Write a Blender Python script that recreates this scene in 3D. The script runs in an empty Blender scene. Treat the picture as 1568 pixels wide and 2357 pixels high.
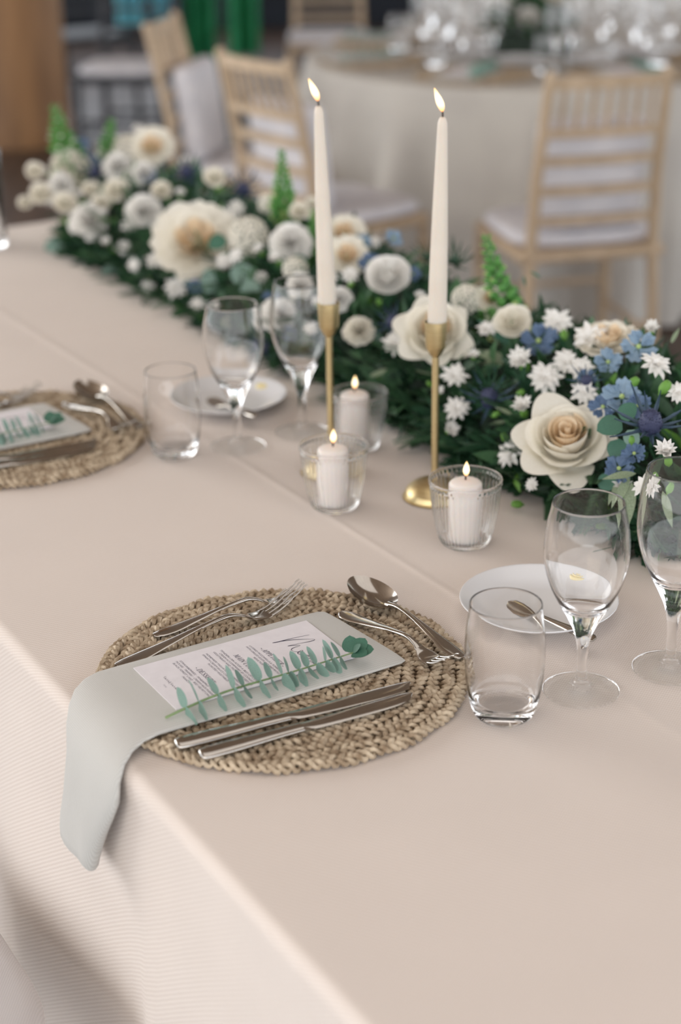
import bpy, bmesh, math, random
from mathutils import Vector, Matrix, Quaternion
random.seed(7)
PI = math.pi
sc = bpy.context.scene
col = sc.collection

# ------------------------------------------------------------------ camera
IMG_W, IMG_H = 1568, 2357
FPX, PITCH, ROLL, CAM_H, TZ = 3920.34, 0.3973, -0.0168, 0.8246, 0.75
_c, _s = math.cos(PITCH), math.sin(PITCH)
FWD = Vector((0, _c, -_s))
_up = Vector((0, _s, _c)); _rt = Vector((1, 0, 0))
RT = math.cos(ROLL) * _rt + math.sin(ROLL) * _up
UP = -math.sin(ROLL) * _rt + math.cos(ROLL) * _up
CAM = Vector((0, 0, CAM_H + TZ))
cam_data = bpy.data.cameras.new('camera')
cam = bpy.data.objects.new('camera', cam_data)
col.objects.link(cam)
m3 = Matrix((RT, UP, -FWD)).transposed()
cam.matrix_world = Matrix.Translation(CAM) @ m3.to_4x4()
cam_data.sensor_fit = 'VERTICAL'
cam_data.sensor_height = 36.0
cam_data.sensor_width = 24.0
cam_data.lens = FPX / IMG_H * 36.0
cam_data.clip_start = 0.05
cam_data.dof.use_dof = True
cam_data.dof.focus_distance = 1.775
cam_data.dof.aperture_fstop = 2.7
sc.camera = cam

# ------------------------------------------------------------------ world, light, exposure
sc.view_settings.view_transform = 'Standard'
sc.view_settings.look = 'None'
sc.view_settings.gamma = 1.0
sc.view_settings.exposure = 0.0
sc.view_settings.use_curve_mapping = False
world = bpy.data.worlds.new('daylight')
sc.world = world
world.use_nodes = True
wn = world.node_tree.nodes; wl = world.node_tree.links
bg = wn['Background']
wtc = wn.new('ShaderNodeTexCoord'); wsep = wn.new('ShaderNodeSeparateXYZ'); wr = wn.new('ShaderNodeValToRGB')
wl.new(wtc.outputs['Generated'], wsep.inputs[0]); wl.new(wsep.outputs['Z'], wr.inputs[0]); wl.new(wr.outputs[0], bg.inputs[0])
wr.color_ramp.elements[0].position = 0.0; wr.color_ramp.elements[0].color = (0.92, 0.94, 0.97, 1)
wr.color_ramp.elements[1].position = 0.7; wr.color_ramp.elements[1].color = (0.74, 0.83, 0.95, 1)
bg.inputs[1].default_value = 2.75

def area(name, loc, target, sx, sy, power, color):
    d = bpy.data.lights.new(name, 'AREA'); d.shape = 'RECTANGLE'; d.size = sx; d.size_y = sy
    d.energy = power; d.color = color
    o = bpy.data.objects.new(name, d); col.objects.link(o); o.location = loc
    o.rotation_euler = (Vector(target) - Vector(loc)).to_track_quat('-Z', 'Y').to_euler()
    return o
# big window openings of the hall, to the left behind the table and to the left of the photographer
area('window_light_far_left', (-4.2, 4.2, 2.5), (0.1, 1.6, 0.75), 3.0, 2.2, 92, (1.0, 0.98, 0.95))
area('window_light_near_left', (-2.5, -2.8, 2.5), (-0.1, 1.4, 0.5), 4.0, 2.4, 32, (1.0, 0.80, 0.56))
area('overhead_fill', (0.2, 1.2, 3.66), (0.2, 1.2, 0), 2.6, 3.2, 22, (1.0, 0.97, 0.95))  # unseen overhead light, added to brighten the table top against its sides

sc.cycles.use_denoising = True
sc.cycles.max_bounces = 14
sc.cycles.transmission_bounces = 12
sc.cycles.transparent_max_bounces = 12
sc.cycles.glossy_bounces = 6
sc.cycles.diffuse_bounces = 4
sc.cycles.caustics_refractive = True
sc.cycles.caustics_reflective = False
sc.cycles.blur_glossy = 0.8
sc.cycles.sample_clamp_indirect = 6.0

# ------------------------------------------------------------------ coordinates: s along the table, t across it, z above it
E0 = Vector((0.021, 1.0, TZ))
U = Vector((-0.5025, 0.8645, 0)).normalized()
V = Vector((0.8645, 0.5025, 0)).normalized()
ANG_V = math.atan2(V.y, V.x)
ANG_U = math.atan2(U.y, U.x)
def S(s, t, z=0.0): return E0 + U * s + V * t + Vector((0, 0, z))
def ray(px, py): return FWD + RT * ((px - IMG_W / 2) / FPX) - UP * ((py - IMG_H / 2) / FPX)
def at(px, py, z=0.0):
    d = ray(px, py); return CAM + d * ((z + TZ - CAM.z) / d.z)
def att(px, py, t):
    d = ray(px, py); return CAM + d * ((t - (CAM - E0).dot(V)) / d.dot(V))
def to_st(P):
    q = P - E0; return q.dot(U), q.dot(V), q.z

# ------------------------------------------------------------------ materials
def mat(name, c, rough=0.6, metal=0.0, c2=None, scale=8.0, detail=3.0, bump=0.0, bscale=None, sss=0.0, sheen=0.0, trans=0.0, spec=0.5, stretch=None, coord='Object', lo=0.35, hi=0.65):
    m = bpy.data.materials.new(name); m.use_nodes = True
    nt = m.node_tree; p = nt.nodes['Principled BSDF']
    p.inputs['Roughness'].default_value = rough; p.inputs['Metallic'].default_value = metal
    p.inputs['Specular IOR Level'].default_value = spec
    tc = nt.nodes.new('ShaderNodeTexCoord'); src = tc.outputs[coord]
    if stretch:
        mp = nt.nodes.new('ShaderNodeMapping'); mp.inputs['Scale'].default_value = stretch
        nt.links.new(src, mp.inputs[0]); src = mp.outputs[0]
    n = nt.nodes.new('ShaderNodeTexNoise'); n.inputs['Scale'].default_value = scale; n.inputs['Detail'].default_value = detail
    nt.links.new(src, n.inputs[0])
    r = nt.nodes.new('ShaderNodeValToRGB')
    c2 = c2 or tuple(x * 0.88 for x in c)
    r.color_ramp.elements[0].position = lo; r.color_ramp.elements[1].position = hi
    r.color_ramp.elements[0].color = (*c2, 1); r.color_ramp.elements[1].color = (*c, 1)
    nt.links.new(n.outputs['Fac'], r.inputs[0]); nt.links.new(r.outputs[0], p.inputs['Base Color'])
    if bump:
        b = nt.nodes.new('ShaderNodeBump'); b.inputs['Strength'].default_value = bump; b.inputs['Distance'].default_value = 0.002
        n2 = n
        if bscale:
            n2 = nt.nodes.new('ShaderNodeTexNoise'); n2.inputs['Scale'].default_value = bscale; nt.links.new(src, n2.inputs[0])
        nt.links.new(n2.outputs['Fac'], b.inputs['Height']); nt.links.new(b.outputs[0], p.inputs['Normal'])
    if sss:
        p.inputs['Subsurface Weight'].default_value = sss; p.inputs['Subsurface Radius'].default_value = (1.0, 0.6, 0.4); p.inputs['Subsurface Scale'].default_value = 0.012
    if sheen: p.inputs['Sheen Weight'].default_value = sheen
    if trans:
        t = nt.nodes.new('ShaderNodeBsdfTranslucent'); nt.links.new(r.outputs[0], t.inputs[0])
        mx = nt.nodes.new('ShaderNodeMixShader'); mx.inputs[0].default_value = trans
        nt.links.new(p.outputs[0], mx.inputs[1]); nt.links.new(t.outputs[0], mx.inputs[2])
        nt.links.new(mx.outputs[0], nt.nodes['Material Output'].inputs['Surface'])
    return m

def weave_mat(name, c, c2, freq, rough=0.85, bump=0.25, rot=0.6, coord='Object', amp=1.0):
    """fine twill: two crossed wave textures give the yarns"""
    m = bpy.data.materials.new(name); m.use_nodes = True
    nt = m.node_tree; p = nt.nodes['Principled BSDF']; L = nt.links.new
    p.inputs['Roughness'].default_value = rough; p.inputs['Sheen Weight'].default_value = 0.15; p.inputs['Specular IOR Level'].default_value = 0.2
    tc = nt.nodes.new('ShaderNodeTexCoord')
    waves = []
    for a, f in ((rot, freq), (rot + PI / 2, freq * 0.55)):
        mp = nt.nodes.new('ShaderNodeMapping'); mp.inputs['Rotation'].default_value = (0.0, 0.0, a)
        L(tc.outputs[coord], mp.inputs[0])
        w = nt.nodes.new('ShaderNodeTexWave'); w.inputs['Scale'].default_value = f; w.inputs['Distortion'].default_value = 0.6; w.inputs['Detail'].default_value = 1.0; w.inputs['Detail Scale'].default_value = 2.0
        L(mp.outputs[0], w.inputs[0]); waves.append(w)
    mul = nt.nodes.new('ShaderNodeMath'); mul.operation = 'ADD'
    L(waves[0].outputs['Fac'], mul.inputs[0]); L(waves[1].outputs['Fac'], mul.inputs[1])
    half = nt.nodes.new('ShaderNodeMath'); half.operation = 'MULTIPLY'; half.inputs[1].default_value = 0.5
    L(mul.outputs[0], half.inputs[0])
    r = nt.nodes.new('ShaderNodeValToRGB')
    r.color_ramp.elements[0].position = 0.15; r.color_ramp.elements[1].position = 0.75
    r.color_ramp.elements[0].color = (*c2, 1); r.color_ramp.elements[1].color = (*c, 1)
    L(half.outputs[0], r.inputs[0])
    n = nt.nodes.new('ShaderNodeTexNoise'); n.inputs['Scale'].default_value = 6.0; L(tc.outputs[coord], n.inputs[0])
    mr = nt.nodes.new('ShaderNodeMapRange'); mr.inputs['To Min'].default_value = 0.95; mr.inputs['To Max'].default_value = 1.04; L(n.outputs['Fac'], mr.inputs[0])
    mx = nt.nodes.new('ShaderNodeVectorMath'); mx.operation = 'SCALE'; L(r.outputs[0], mx.inputs[0]); L(mr.outputs[0], mx.inputs['Scale'])
    L(mx.outputs[0], p.inputs['Base Color'])
    b = nt.nodes.new('ShaderNodeBump'); b.inputs['Strength'].default_value = bump; b.inputs['Distance'].default_value = 0.0006
    L(half.outputs[0], b.inputs['Height']); L(b.outputs[0], p.inputs['Normal'])
    return m

def glass_mat(name, color=(1, 1, 1), ior=1.42, see=0.0):
    m = bpy.data.materials.new(name); m.use_nodes = True
    nt = m.node_tree; nt.nodes.remove(nt.nodes['Principled BSDF'])
    g = nt.nodes.new('ShaderNodeBsdfGlass'); g.inputs['Color'].default_value = (*color, 1); g.inputs['Roughness'].default_value = 0.0; g.inputs['IOR'].default_value = ior
    if see:
        t = nt.nodes.new('ShaderNodeBsdfTransparent'); mx = nt.nodes.new('ShaderNodeMixShader'); mx.inputs[0].default_value = see
        nt.links.new(g.outputs[0], mx.inputs[1]); nt.links.new(t.outputs[0], mx.inputs[2]); nt.links.new(mx.outputs[0], nt.nodes['Material Output'].inputs['Surface'])
    else: nt.links.new(g.outputs[0], nt.nodes['Material Output'].inputs['Surface'])
    return m

def thin_glass_mat(name, k=0.55, base=0.012):
    """a thin flat sheet of clear glass: see-through, with the mirror share of its two faces"""
    m = bpy.data.materials.new(name); m.use_nodes = True
    nt = m.node_tree; nt.nodes.remove(nt.nodes['Principled BSDF'])
    t = nt.nodes.new('ShaderNodeBsdfTransparent'); t.inputs[0].default_value = (0.99, 0.995, 0.995, 1)
    g = nt.nodes.new('ShaderNodeBsdfGlossy'); g.inputs['Roughness'].default_value = 0.0
    lw = nt.nodes.new('ShaderNodeLayerWeight'); lw.inputs[0].default_value = 0.5
    pw = nt.nodes.new('ShaderNodeMath'); pw.operation = 'POWER'; pw.inputs[1].default_value = 5.0
    f = nt.nodes.new('ShaderNodeMath'); f.operation = 'MULTIPLY_ADD'; f.inputs[1].default_value = k; f.inputs[2].default_value = base
    nt.links.new(lw.outputs['Facing'], pw.inputs[0]); nt.links.new(pw.outputs[0], f.inputs[0])
    mx = nt.nodes.new('ShaderNodeMixShader')
    nt.links.new(f.outputs[0], mx.inputs[0]); nt.links.new(t.outputs[0], mx.inputs[1]); nt.links.new(g.outputs[0], mx.inputs[2])
    nt.links.new(mx.outputs[0], nt.nodes['Material Output'].inputs['Surface'])
    return m

def flame_mat():
    m = bpy.data.materials.new('flame'); m.use_nodes = True
    nt = m.node_tree; nt.nodes.remove(nt.nodes['Principled BSDF'])
    e = nt.nodes.new('ShaderNodeEmission'); tc = nt.nodes.new('ShaderNodeTexCoord'); sp = nt.nodes.new('ShaderNodeSeparateXYZ'); r = nt.nodes.new('ShaderNodeValToRGB')
    nt.links.new(tc.outputs['Generated'], sp.inputs[0]); nt.links.new(sp.outputs['Z'], r.inputs[0]); nt.links.new(r.outputs[0], e.inputs[0])
    r.color_ramp.elements[0].position = 0.0; r.color_ramp.elements[0].color = (0.9, 0.28, 0.06, 1)
    r.color_ramp.elements[1].position = 1.0; r.color_ramp.elements[1].color = (1.0, 0.62, 0.24, 1)
    k = r.color_ramp.elements.new(0.3); k.color = (1.0, 0.80, 0.45, 1)
    k = r.color_ramp.elements.new(0.6); k.color = (1.0, 0.88, 0.58, 1)
    e.inputs[1].default_value = 2.4
    nt.links.new(e.outputs[0], nt.nodes['Material Output'].inputs['Surface'])
    return m

def wood_mat(name, c, c2, scale=3.0, rough=0.5, stretch=(8, 8, 0.7)):
    return mat(name, c, rough, 0, c2, scale, 6, 0.1, None, stretch=stretch)

M = {}
M['cloth'] = weave_mat('tablecloth_twill', (0.79, 0.71, 0.65), (0.68, 0.59, 0.525), 135.0, bump=0.35, coord='UV')
M['napkin'] = weave_mat('napkin_linen', (0.60, 0.59, 0.56), (0.49, 0.48, 0.45), 190.0, rot=0.0, coord='UV')
M['pad_grey'] = weave_mat('pale_grey_cotton', (0.60, 0.57, 0.57), (0.50, 0.48, 0.48), 240.0)
M['linen_far'] = mat('far_table_linen', (0.56, 0.53, 0.48), 0.9, 0, (0.50, 0.47, 0.43), 5)
M['white_fabric'] = mat('white_cotton', (0.72, 0.70, 0.72), 0.9, 0, (0.62, 0.61, 0.64), 14, bump=0.2)
M['card'] = mat('menu_card', (0.80, 0.77, 0.80), 0.7, 0, (0.76, 0.73, 0.76), 60)
M['ink'] = mat('ink', (0.02, 0.015, 0.05), 0.6, 0, (0.03, 0.02, 0.06), 90)
M['grass'] = mat('seagrass', (0.62, 0.51, 0.37), 0.75, 0, (0.25, 0.17, 0.10), 75, 4, 0.5, 420, lo=0.3, hi=0.66)
M['grass_dark'] = mat('seagrass_shade', (0.15, 0.09, 0.045), 0.9, 0, (0.09, 0.055, 0.03), 80)
M['steel'] = mat('polished_steel', (0.56, 0.53, 0.49), 0.13, 1.0, (0.50, 0.47, 0.43), 30)
M['brass'] = mat('brushed_brass', (0.70, 0.57, 0.32), 0.36, 1.0, (0.62, 0.49, 0.26), 40, stretch=(1, 1, 20))
M['wax'] = mat('ivory_wax', (0.66, 0.60, 0.52), 0.45, 0, (0.63, 0.57, 0.49), 20, sss=0.35)
M['wax_white'] = mat('white_wax', (0.86, 0.80, 0.76), 0.5, 0, (0.83, 0.77, 0.73), 20, sss=0.4)
M['wick'] = mat('charred_wick', (0.02, 0.015, 0.012), 0.9, 0, (0.05, 0.03, 0.02), 200)
M['flame'] = flame_mat()
M['glass'] = glass_mat('clear_glass')
M['thin_glass'] = thin_glass_mat('thin_glass')
M['votive_glass'] = thin_glass_mat('votive_glass', 1.0, 0.05)
M['china'] = mat('white_china', (0.76, 0.76, 0.77), 0.18, 0, (0.74, 0.74, 0.75), 8)
M['butter'] = mat('butter', (0.90, 0.78, 0.45), 0.45, 0, (0.85, 0.71, 0.36), 50, sss=0.2)
M['rose'] = mat('cream_petal', (0.92, 0.89, 0.80), 0.6, 0, (0.89, 0.85, 0.75), 20, trans=0.3)
M['rose_heart'] = mat('peach_petal', (0.90, 0.78, 0.60), 0.6, 0, (0.88, 0.71, 0.50), 25, trans=0.3)
M['white'] = mat('white_petal', (0.92, 0.91, 0.88), 0.6, 0, (0.90, 0.88, 0.84), 30, trans=0.25)
M['ivory'] = mat('ivory_petal', (0.90, 0.87, 0.79), 0.6, 0, (0.87, 0.83, 0.72), 30, trans=0.25)
M['blue'] = mat('blue_petal', (0.19, 0.28, 0.42), 0.6, 0, (0.09, 0.15, 0.28), 40, trans=0.25)
M['paleblue'] = mat('pale_blue_petal', (0.36, 0.48, 0.59), 0.6, 0, (0.19, 0.30, 0.44), 40, trans=0.25)
M['thistle'] = mat('thistle_blue', (0.055, 0.065, 0.14), 0.6, 0, (0.02, 0.025, 0.06), 60)
M['bract'] = mat('thistle_bract', (0.06, 0.09, 0.16), 0.6, 0, (0.03, 0.07, 0.08), 60)
M['bright'] = mat('bright_green', (0.20, 0.42, 0.07), 0.55, 0, (0.12, 0.30, 0.05), 40, trans=0.2)
M['lime'] = mat('lime_bud', (0.60, 0.70, 0.30), 0.55, 0, (0.40, 0.58, 0.17), 40, trans=0.2)
M['snap'] = mat('snapdragon_green', (0.15, 0.40, 0.09), 0.55, 0, (0.07, 0.25, 0.05), 40, trans=0.2)
M['leaf'] = mat('dark_leaf', (0.035, 0.105, 0.05), 0.45, 0, (0.015, 0.05, 0.026), 30, trans=0.12)
M['leaf2'] = mat('mid_leaf', (0.075, 0.18, 0.075), 0.5, 0, (0.04, 0.11, 0.05), 30, trans=0.15)
M['olive'] = mat('olive_leaf', (0.30, 0.36, 0.24), 0.55, 0, (0.20, 0.27, 0.16), 30, trans=0.12)
M['euc'] = mat('eucalyptus_leaf', (0.30, 0.43, 0.37), 0.5, 0, (0.15, 0.27, 0.22), 50, trans=0.12)
M['euc_dark'] = mat('eucalyptus_dark_leaf', (0.07, 0.20, 0.13), 0.45, 0, (0.04, 0.12, 0.085), 50, trans=0.1)
M['foam_shade'] = mat('foam_shade', (0.02, 0.045, 0.025), 0.95, 0, (0.01, 0.02, 0.012), 60, 4, 0.8)  # garland foam, with the shade of the leaf gaps put into its colour
M['stem'] = mat('green_stem', (0.24, 0.33, 0.15), 0.6, 0, (0.16, 0.25, 0.10), 60)
M['chair'] = wood_mat('limed_wood', (0.53, 0.40, 0.27), (0.42, 0.31, 0.20))
M['floor'] = mat('floor_boards', (0.10, 0.062, 0.042), 0.45, 0, (0.05, 0.03, 0.022), 2.2, 6, 0.1, None, stretch=(6, 0.6, 1))
M['ceiling'] = mat('ceiling_boards', (0.50, 0.37, 0.27), 0.6, 0, (0.36, 0.25, 0.17), 2.2, 6, 0.1, None, stretch=(6, 0.6, 1))
M['bark'] = wood_mat('post_wood', (0.36, 0.19, 0.08), (0.20, 0.10, 0.04), 2.0, 0.6, (5, 5, 0.5))
M['dark_wall'] = mat('dark_wall', (0.018, 0.024, 0.038), 0.8, 0, (0.01, 0.013, 0.02), 3)
M['black_metal'] = mat('black_metal', (0.012, 0.013, 0.018), 0.5, 0, (0.008, 0.008, 0.012), 10)
M['green_cloth'] = mat('green_curtain', (0.05, 0.42, 0.18), 0.8, 0, (0.03, 0.30, 0.13), 6)
M['cyan_cloth'] = mat('cyan_curtain', (0.36, 0.86, 0.95), 0.8, 0, (0.26, 0.72, 0.84), 6)
M['planter'] = mat('dark_planter', (0.012, 0.03, 0.015), 0.6, 0, (0.006, 0.018, 0.008), 10)
M['foodtray'] = mat('dark_glaze', (0.02, 0.02, 0.05), 0.3, 0, (0.015, 0.015, 0.04), 10)

# ------------------------------------------------------------------ mesh helpers
class MB:
    def __init__(s): s.v = []; s.f = []; s.m = []
    def add(s, vs, fs, mi=0, M4=None):
        o = len(s.v)
        s.v += [tuple(M4 @ Vector(p)) for p in vs] if M4 is not None else [tuple(p) for p in vs]
        s.f += [tuple(i + o for i in f) for f in fs]; s.m += [mi] * len(fs)
        return s
    def mesh(s, name, mats, smooth=True):
        me = bpy.data.meshes.new(name); me.from_pydata(s.v, [], s.f)
        mats = mats if isinstance(mats, (list, tuple)) else [mats]
        for m in mats: me.materials.append(m)
        if len(mats) > 1: me.polygons.foreach_set('material_index', s.m)
        me.polygons.foreach_set('use_smooth', [smooth] * len(s.f)); me.update()
        if smooth and len(s.f) < 9000: me.set_sharp_from_angle(angle=math.radians(58))
        return me
    def build(s, name, mats, parent=None, smooth=True, mtx=None):
        return obj(name, s.mesh(name, mats, smooth), parent, mtx)
def obj(name, me, parent=None, mtx=None):
    o = bpy.data.objects.new(name, me); col.objects.link(o)
    if parent is not None: o.parent = parent
    if mtx is not None: o.matrix_basis = mtx
    return o
def thing(name, label, cat, loc=(0, 0, 0), rz=0.0, group=None):
    o = bpy.data.objects.new(name, None); col.objects.link(o); o.location = loc; o.rotation_euler = (0, 0, rz)
    o.empty_display_size = 0.02
    return tag(o, label, cat, group)
def tag(o, label=None, cat=None, group=None, kind=None):
    if label: o['label'] = label
    if cat: o['category'] = cat
    if group: o['group'] = group
    if kind: o['kind'] = kind
    return o
kids = {}
def children(o): return list(o.children)
def copy_tree(o, mtx=None, label=None, group=None, parent=None):
    c = o.copy(); col.objects.link(c)
    if parent is not None: c.parent = parent
    if mtx is not None: c.matrix_basis = mtx @ o.matrix_basis
    if label: c['label'] = label
    if group: c['group'] = group
    for ch in children(o): copy_tree(ch, parent=c)
    return c

def lathe(prof, n=48, rmod=None, cap0=True, cap1=True, closed=False):
    """prof: list of (r, z); rmod(angle, r, z, j) may change the radius"""
    vs, fs = [], []
    k = len(prof)
    for j, (r, z) in enumerate(prof):
        for i in range(n):
            a = 2 * PI * i / n
            rr = rmod(a, r, z, j) if rmod else r
            vs.append((rr * math.cos(a), rr * math.sin(a), z))
    for j in range(k - 1 if not closed else k):
        j2 = (j + 1) % k
        for i in range(n):
            fs.append((j * n + i, j * n + (i + 1) % n, j2 * n + (i + 1) % n, j2 * n + i))
    if not closed:
        if cap0: fs.append(tuple(reversed(range(n))))
        if cap1: fs.append(tuple((k - 1) * n + i for i in range(n)))
    return vs, fs
def tube(pts, rad, n=8, cap=True):
    pts = [Vector(p) for p in pts]; k = len(pts)
    rad = rad if isinstance(rad, (list, tuple)) else [rad] * k
    vs, fs = [], []
    ref = Vector((0, 0, 1))
    d0 = (pts[1] - pts[0]).normalized()
    if abs(d0.dot(ref)) > 0.9: ref = Vector((1, 0, 0))
    side = d0.cross(ref).normalized()
    for i, p in enumerate(pts):
        d = (pts[min(i + 1, k - 1)] - pts[max(i - 1, 0)]).normalized()
        side = (side - d * side.dot(d)).normalized(); up = side.cross(d)
        for j in range(n):
            a = 2 * PI * j / n
            vs.append(tuple(p + (side * math.cos(a) + up * math.sin(a)) * rad[i]))
    for i in range(k - 1):
        for j in range(n):
            fs.append((i * n + j, i * n + (j + 1) % n, (i + 1) * n + (j + 1) % n, (i + 1) * n + j))
    if cap:
        fs.append(tuple(range(n))); fs.append(tuple(reversed([(k - 1) * n + j for j in range(n)])))
    return vs, fs
def loft(secs, n=12, power=0.75):
    """secs: (x, y, z, half_width, half_thickness); sections stand across x"""
    vs, fs = [], []
    for (x, y, z, hw, ht) in secs:
        for j in range(n):
            a = 2 * PI * j / n; ca, sa = math.cos(a), math.sin(a)
            vs.append((x, y + hw * math.copysign(abs(ca) ** power, ca), z + ht * math.copysign(abs(sa) ** power, sa)))
    k = len(secs)
    for i in range(k - 1):
        for j in range(n):
            fs.append((i * n + j, (i + 1) * n + j, (i + 1) * n + (j + 1) % n, i * n + (j + 1) % n))
    fs.append(tuple(range(n))); fs.append(tuple(reversed([(k - 1) * n + j for j in range(n)])))
    return vs, fs
def box(x0, x1, y0, y1, z0, z1):
    vs = [(x, y, z) for x in (x0, x1) for y in (y0, y1) for z in (z0, z1)]
    return vs, [(0, 1, 3, 2), (4, 6, 7, 5), (0, 4, 5, 1), (2, 3, 7, 6), (0, 2, 6, 4), (1, 5, 7, 3)]
def rbox(x0, x1, y0, y1, z0, z1, r, seg=3):
    bm = bmesh.new(); bmesh.ops.create_cube(bm, size=1)
    for v in bm.verts: v.co = Vector(((x0 + x1) / 2 + v.co.x * (x1 - x0), (y0 + y1) / 2 + v.co.y * (y1 - y0), (z0 + z1) / 2 + v.co.z * (z1 - z0)))
    bmesh.ops.bevel(bm, geom=list(bm.edges), offset=r, segments=seg, profile=0.5, affect='EDGES')
    bm.verts.index_update()
    vs = [tuple(v.co) for v in bm.verts]; fs = [tuple(v.index for v in f.verts) for f in bm.faces]; bm.free()
    return vs, fs
def lerp(a, b, k): return a + (b - a) * k
def interp(tab, x):
    """smooth curve through a table of (x, y)"""
    n = len(tab)
    if x <= tab[0][0]: return tab[0][1]
    if x >= tab[-1][0]: return tab[-1][1]
    def slope(i):
        if i == 0 or i == n - 1: return 0.0 if n > 2 and i == n - 1 else (tab[min(i + 1, n - 1)][1] - tab[max(i - 1, 0)][1]) / (tab[min(i + 1, n - 1)][0] - tab[max(i - 1, 0)][0])
        d0 = (tab[i][1] - tab[i - 1][1]) / (tab[i][0] - tab[i - 1][0]); d1 = (tab[i + 1][1] - tab[i][1]) / (tab[i + 1][0] - tab[i][0])
        return 0.0 if d0 * d1 <= 0 else 2 * d0 * d1 / (d0 + d1)
    for i in range(n - 1):
        if x <= tab[i + 1][0]:
            h = tab[i + 1][0] - tab[i][0]; t = (x - tab[i][0]) / h; m0, m1 = slope(i) * h, slope(i + 1) * h
            return (2 * t ** 3 - 3 * t * t + 1) * tab[i][1] + (t ** 3 - 2 * t * t + t) * m0 + (-2 * t ** 3 + 3 * t * t) * tab[i + 1][1] + (t ** 3 - t * t) * m1
def smooth_profile(pts, per=5):
    """Catmull-Rom through (r, z) points"""
    P = [Vector((r, z, 0)) for r, z in pts]; out = []
    for i in range(len(P) - 1):
        p0 = P[max(i - 1, 0)]; p1 = P[i]; p2 = P[i + 1]; p3 = P[min(i + 2, len(P) - 1)]
        for k in range(per):
            t = k / per
            q = 0.5 * ((2 * p1) + (p2 - p0) * t + (2 * p0 - 5 * p1 + 4 * p2 - p3) * t * t + (3 * p1 - p0 - 3 * p2 + p3) * t ** 3)
            out.append((max(q.x, 0.0002), q.y))
    out.append((P[-1].x, P[-1].y))
    return out

# ------------------------------------------------------------------ the hall
def struct(name, mb, m, smooth=False):
    o = mb.build(name, m, None, smooth); o['kind'] = 'structure'; return o
floor = MB().add(*box(-9, 9, -4, 15, -0.06, -0.012)); struct('floor', floor, M['dark_wall'])
fl = bpy.data.objects['floor']
boards = {}
k = 0
for i in range(24):                                   # boards as far as they can be told apart, running away from the table
    x0 = -3.6 + i * 0.3
    for (y0, y1) in ((2.0, 5.4), (5.405, 9.2), (9.205, 13.0)):
        me = boards.get(y0)
        if me is None:
            me = MB().add(*box(0.002, 0.296, y0, y1, -0.02, 0.0)).mesh('floor_board', M['floor'], False); boards[y0] = me
        obj('floor_board', me, fl, Matrix.Translation((x0, 0, random.uniform(-0.0012, 0))))
struct('ceiling', MB().add(*box(-7, 8, -3, 14, 3.7, 3.8)), M['ceiling'])
struct('wall_back', MB().add(*box(-7, 8, 13.2, 13.4, 0, 1.0)), M['dark_wall'])
# thick round wooden post at the far left
pp = at(40, 345, -TZ)
post = thing('wooden_post', 'thick round brown wooden post standing at the top left', 'post', (pp.x - 0.03, pp.y + 0.25, 0))
prof = [(0.27, 0), (0.27, 0.12), (0.262, 0.14), (0.25, 1.2), (0.245, 3.69)]
MB().add(*lathe(prof, 40)).build('shaft', M['bark'], post)
# hanging cloth panels and dark furniture at the back
def curtain(name, label, px0, px1, pybot, depth_y, m, seed):
    r = random.Random(seed)
    a = ray(px0, pybot); b = ray(px1, pybot)
    A = CAM + a * (depth_y / a.y); B = CAM + b * (depth_y / b.y)
    n = 26; vs, fs = [], []
    zb = A.z; ph = r.random() * 6
    for side in (0, 1):
        for j in range(5):
            z = lerp(zb, 3.2, j / 4)
            for i in range(n):
                k_ = i / (n - 1)
                y = depth_y + 0.035 * math.sin(k_ * 19 + ph) + 0.02 * math.sin(k_ * 41 + ph) + side * 0.012
                vs.append((lerp(A.x, B.x, k_), y, z))
    q = 5 * n
    for j in range(4):
        for i in range(n - 1):
            a0 = j * n + i
            fs.append((a0, a0 + 1, a0 + n + 1, a0 + n)); fs.append((q + a0, q + a0 + n, q + a0 + n + 1, q + a0 + 1))
    for i in range(n - 1): fs.append((i, q + i, q + i + 1, i + 1))
    for j in range(4):
        fs.append((j * n, j * n + n, q + j * n + n, q + j * n)); e = j * n + n - 1
        fs.append((e, q + e, q + e + n, e + n))
    return tag(MB().add(vs, fs).build(name, m), label, 'curtain')
curtain('curtain', 'green hanging cloth panel, the paler one on the right of the two', 528, 598, 128, 10.4, M['green_cloth'], 1)
curtain('curtain', 'green hanging cloth panel, the one beside the blue cloth', 430, 500, 148, 10.2, M['green_cloth'], 2)
curtain('curtain', 'turquoise hanging cloth, left of the slim wooden chair top', 268, 330, 68, 9.4, M['cyan_cloth'], 3)
curtain('curtain', 'turquoise hanging cloth behind the top of the slim wooden chair', 352, 408, 44, 9.4, M['cyan_cloth'], 4)

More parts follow.
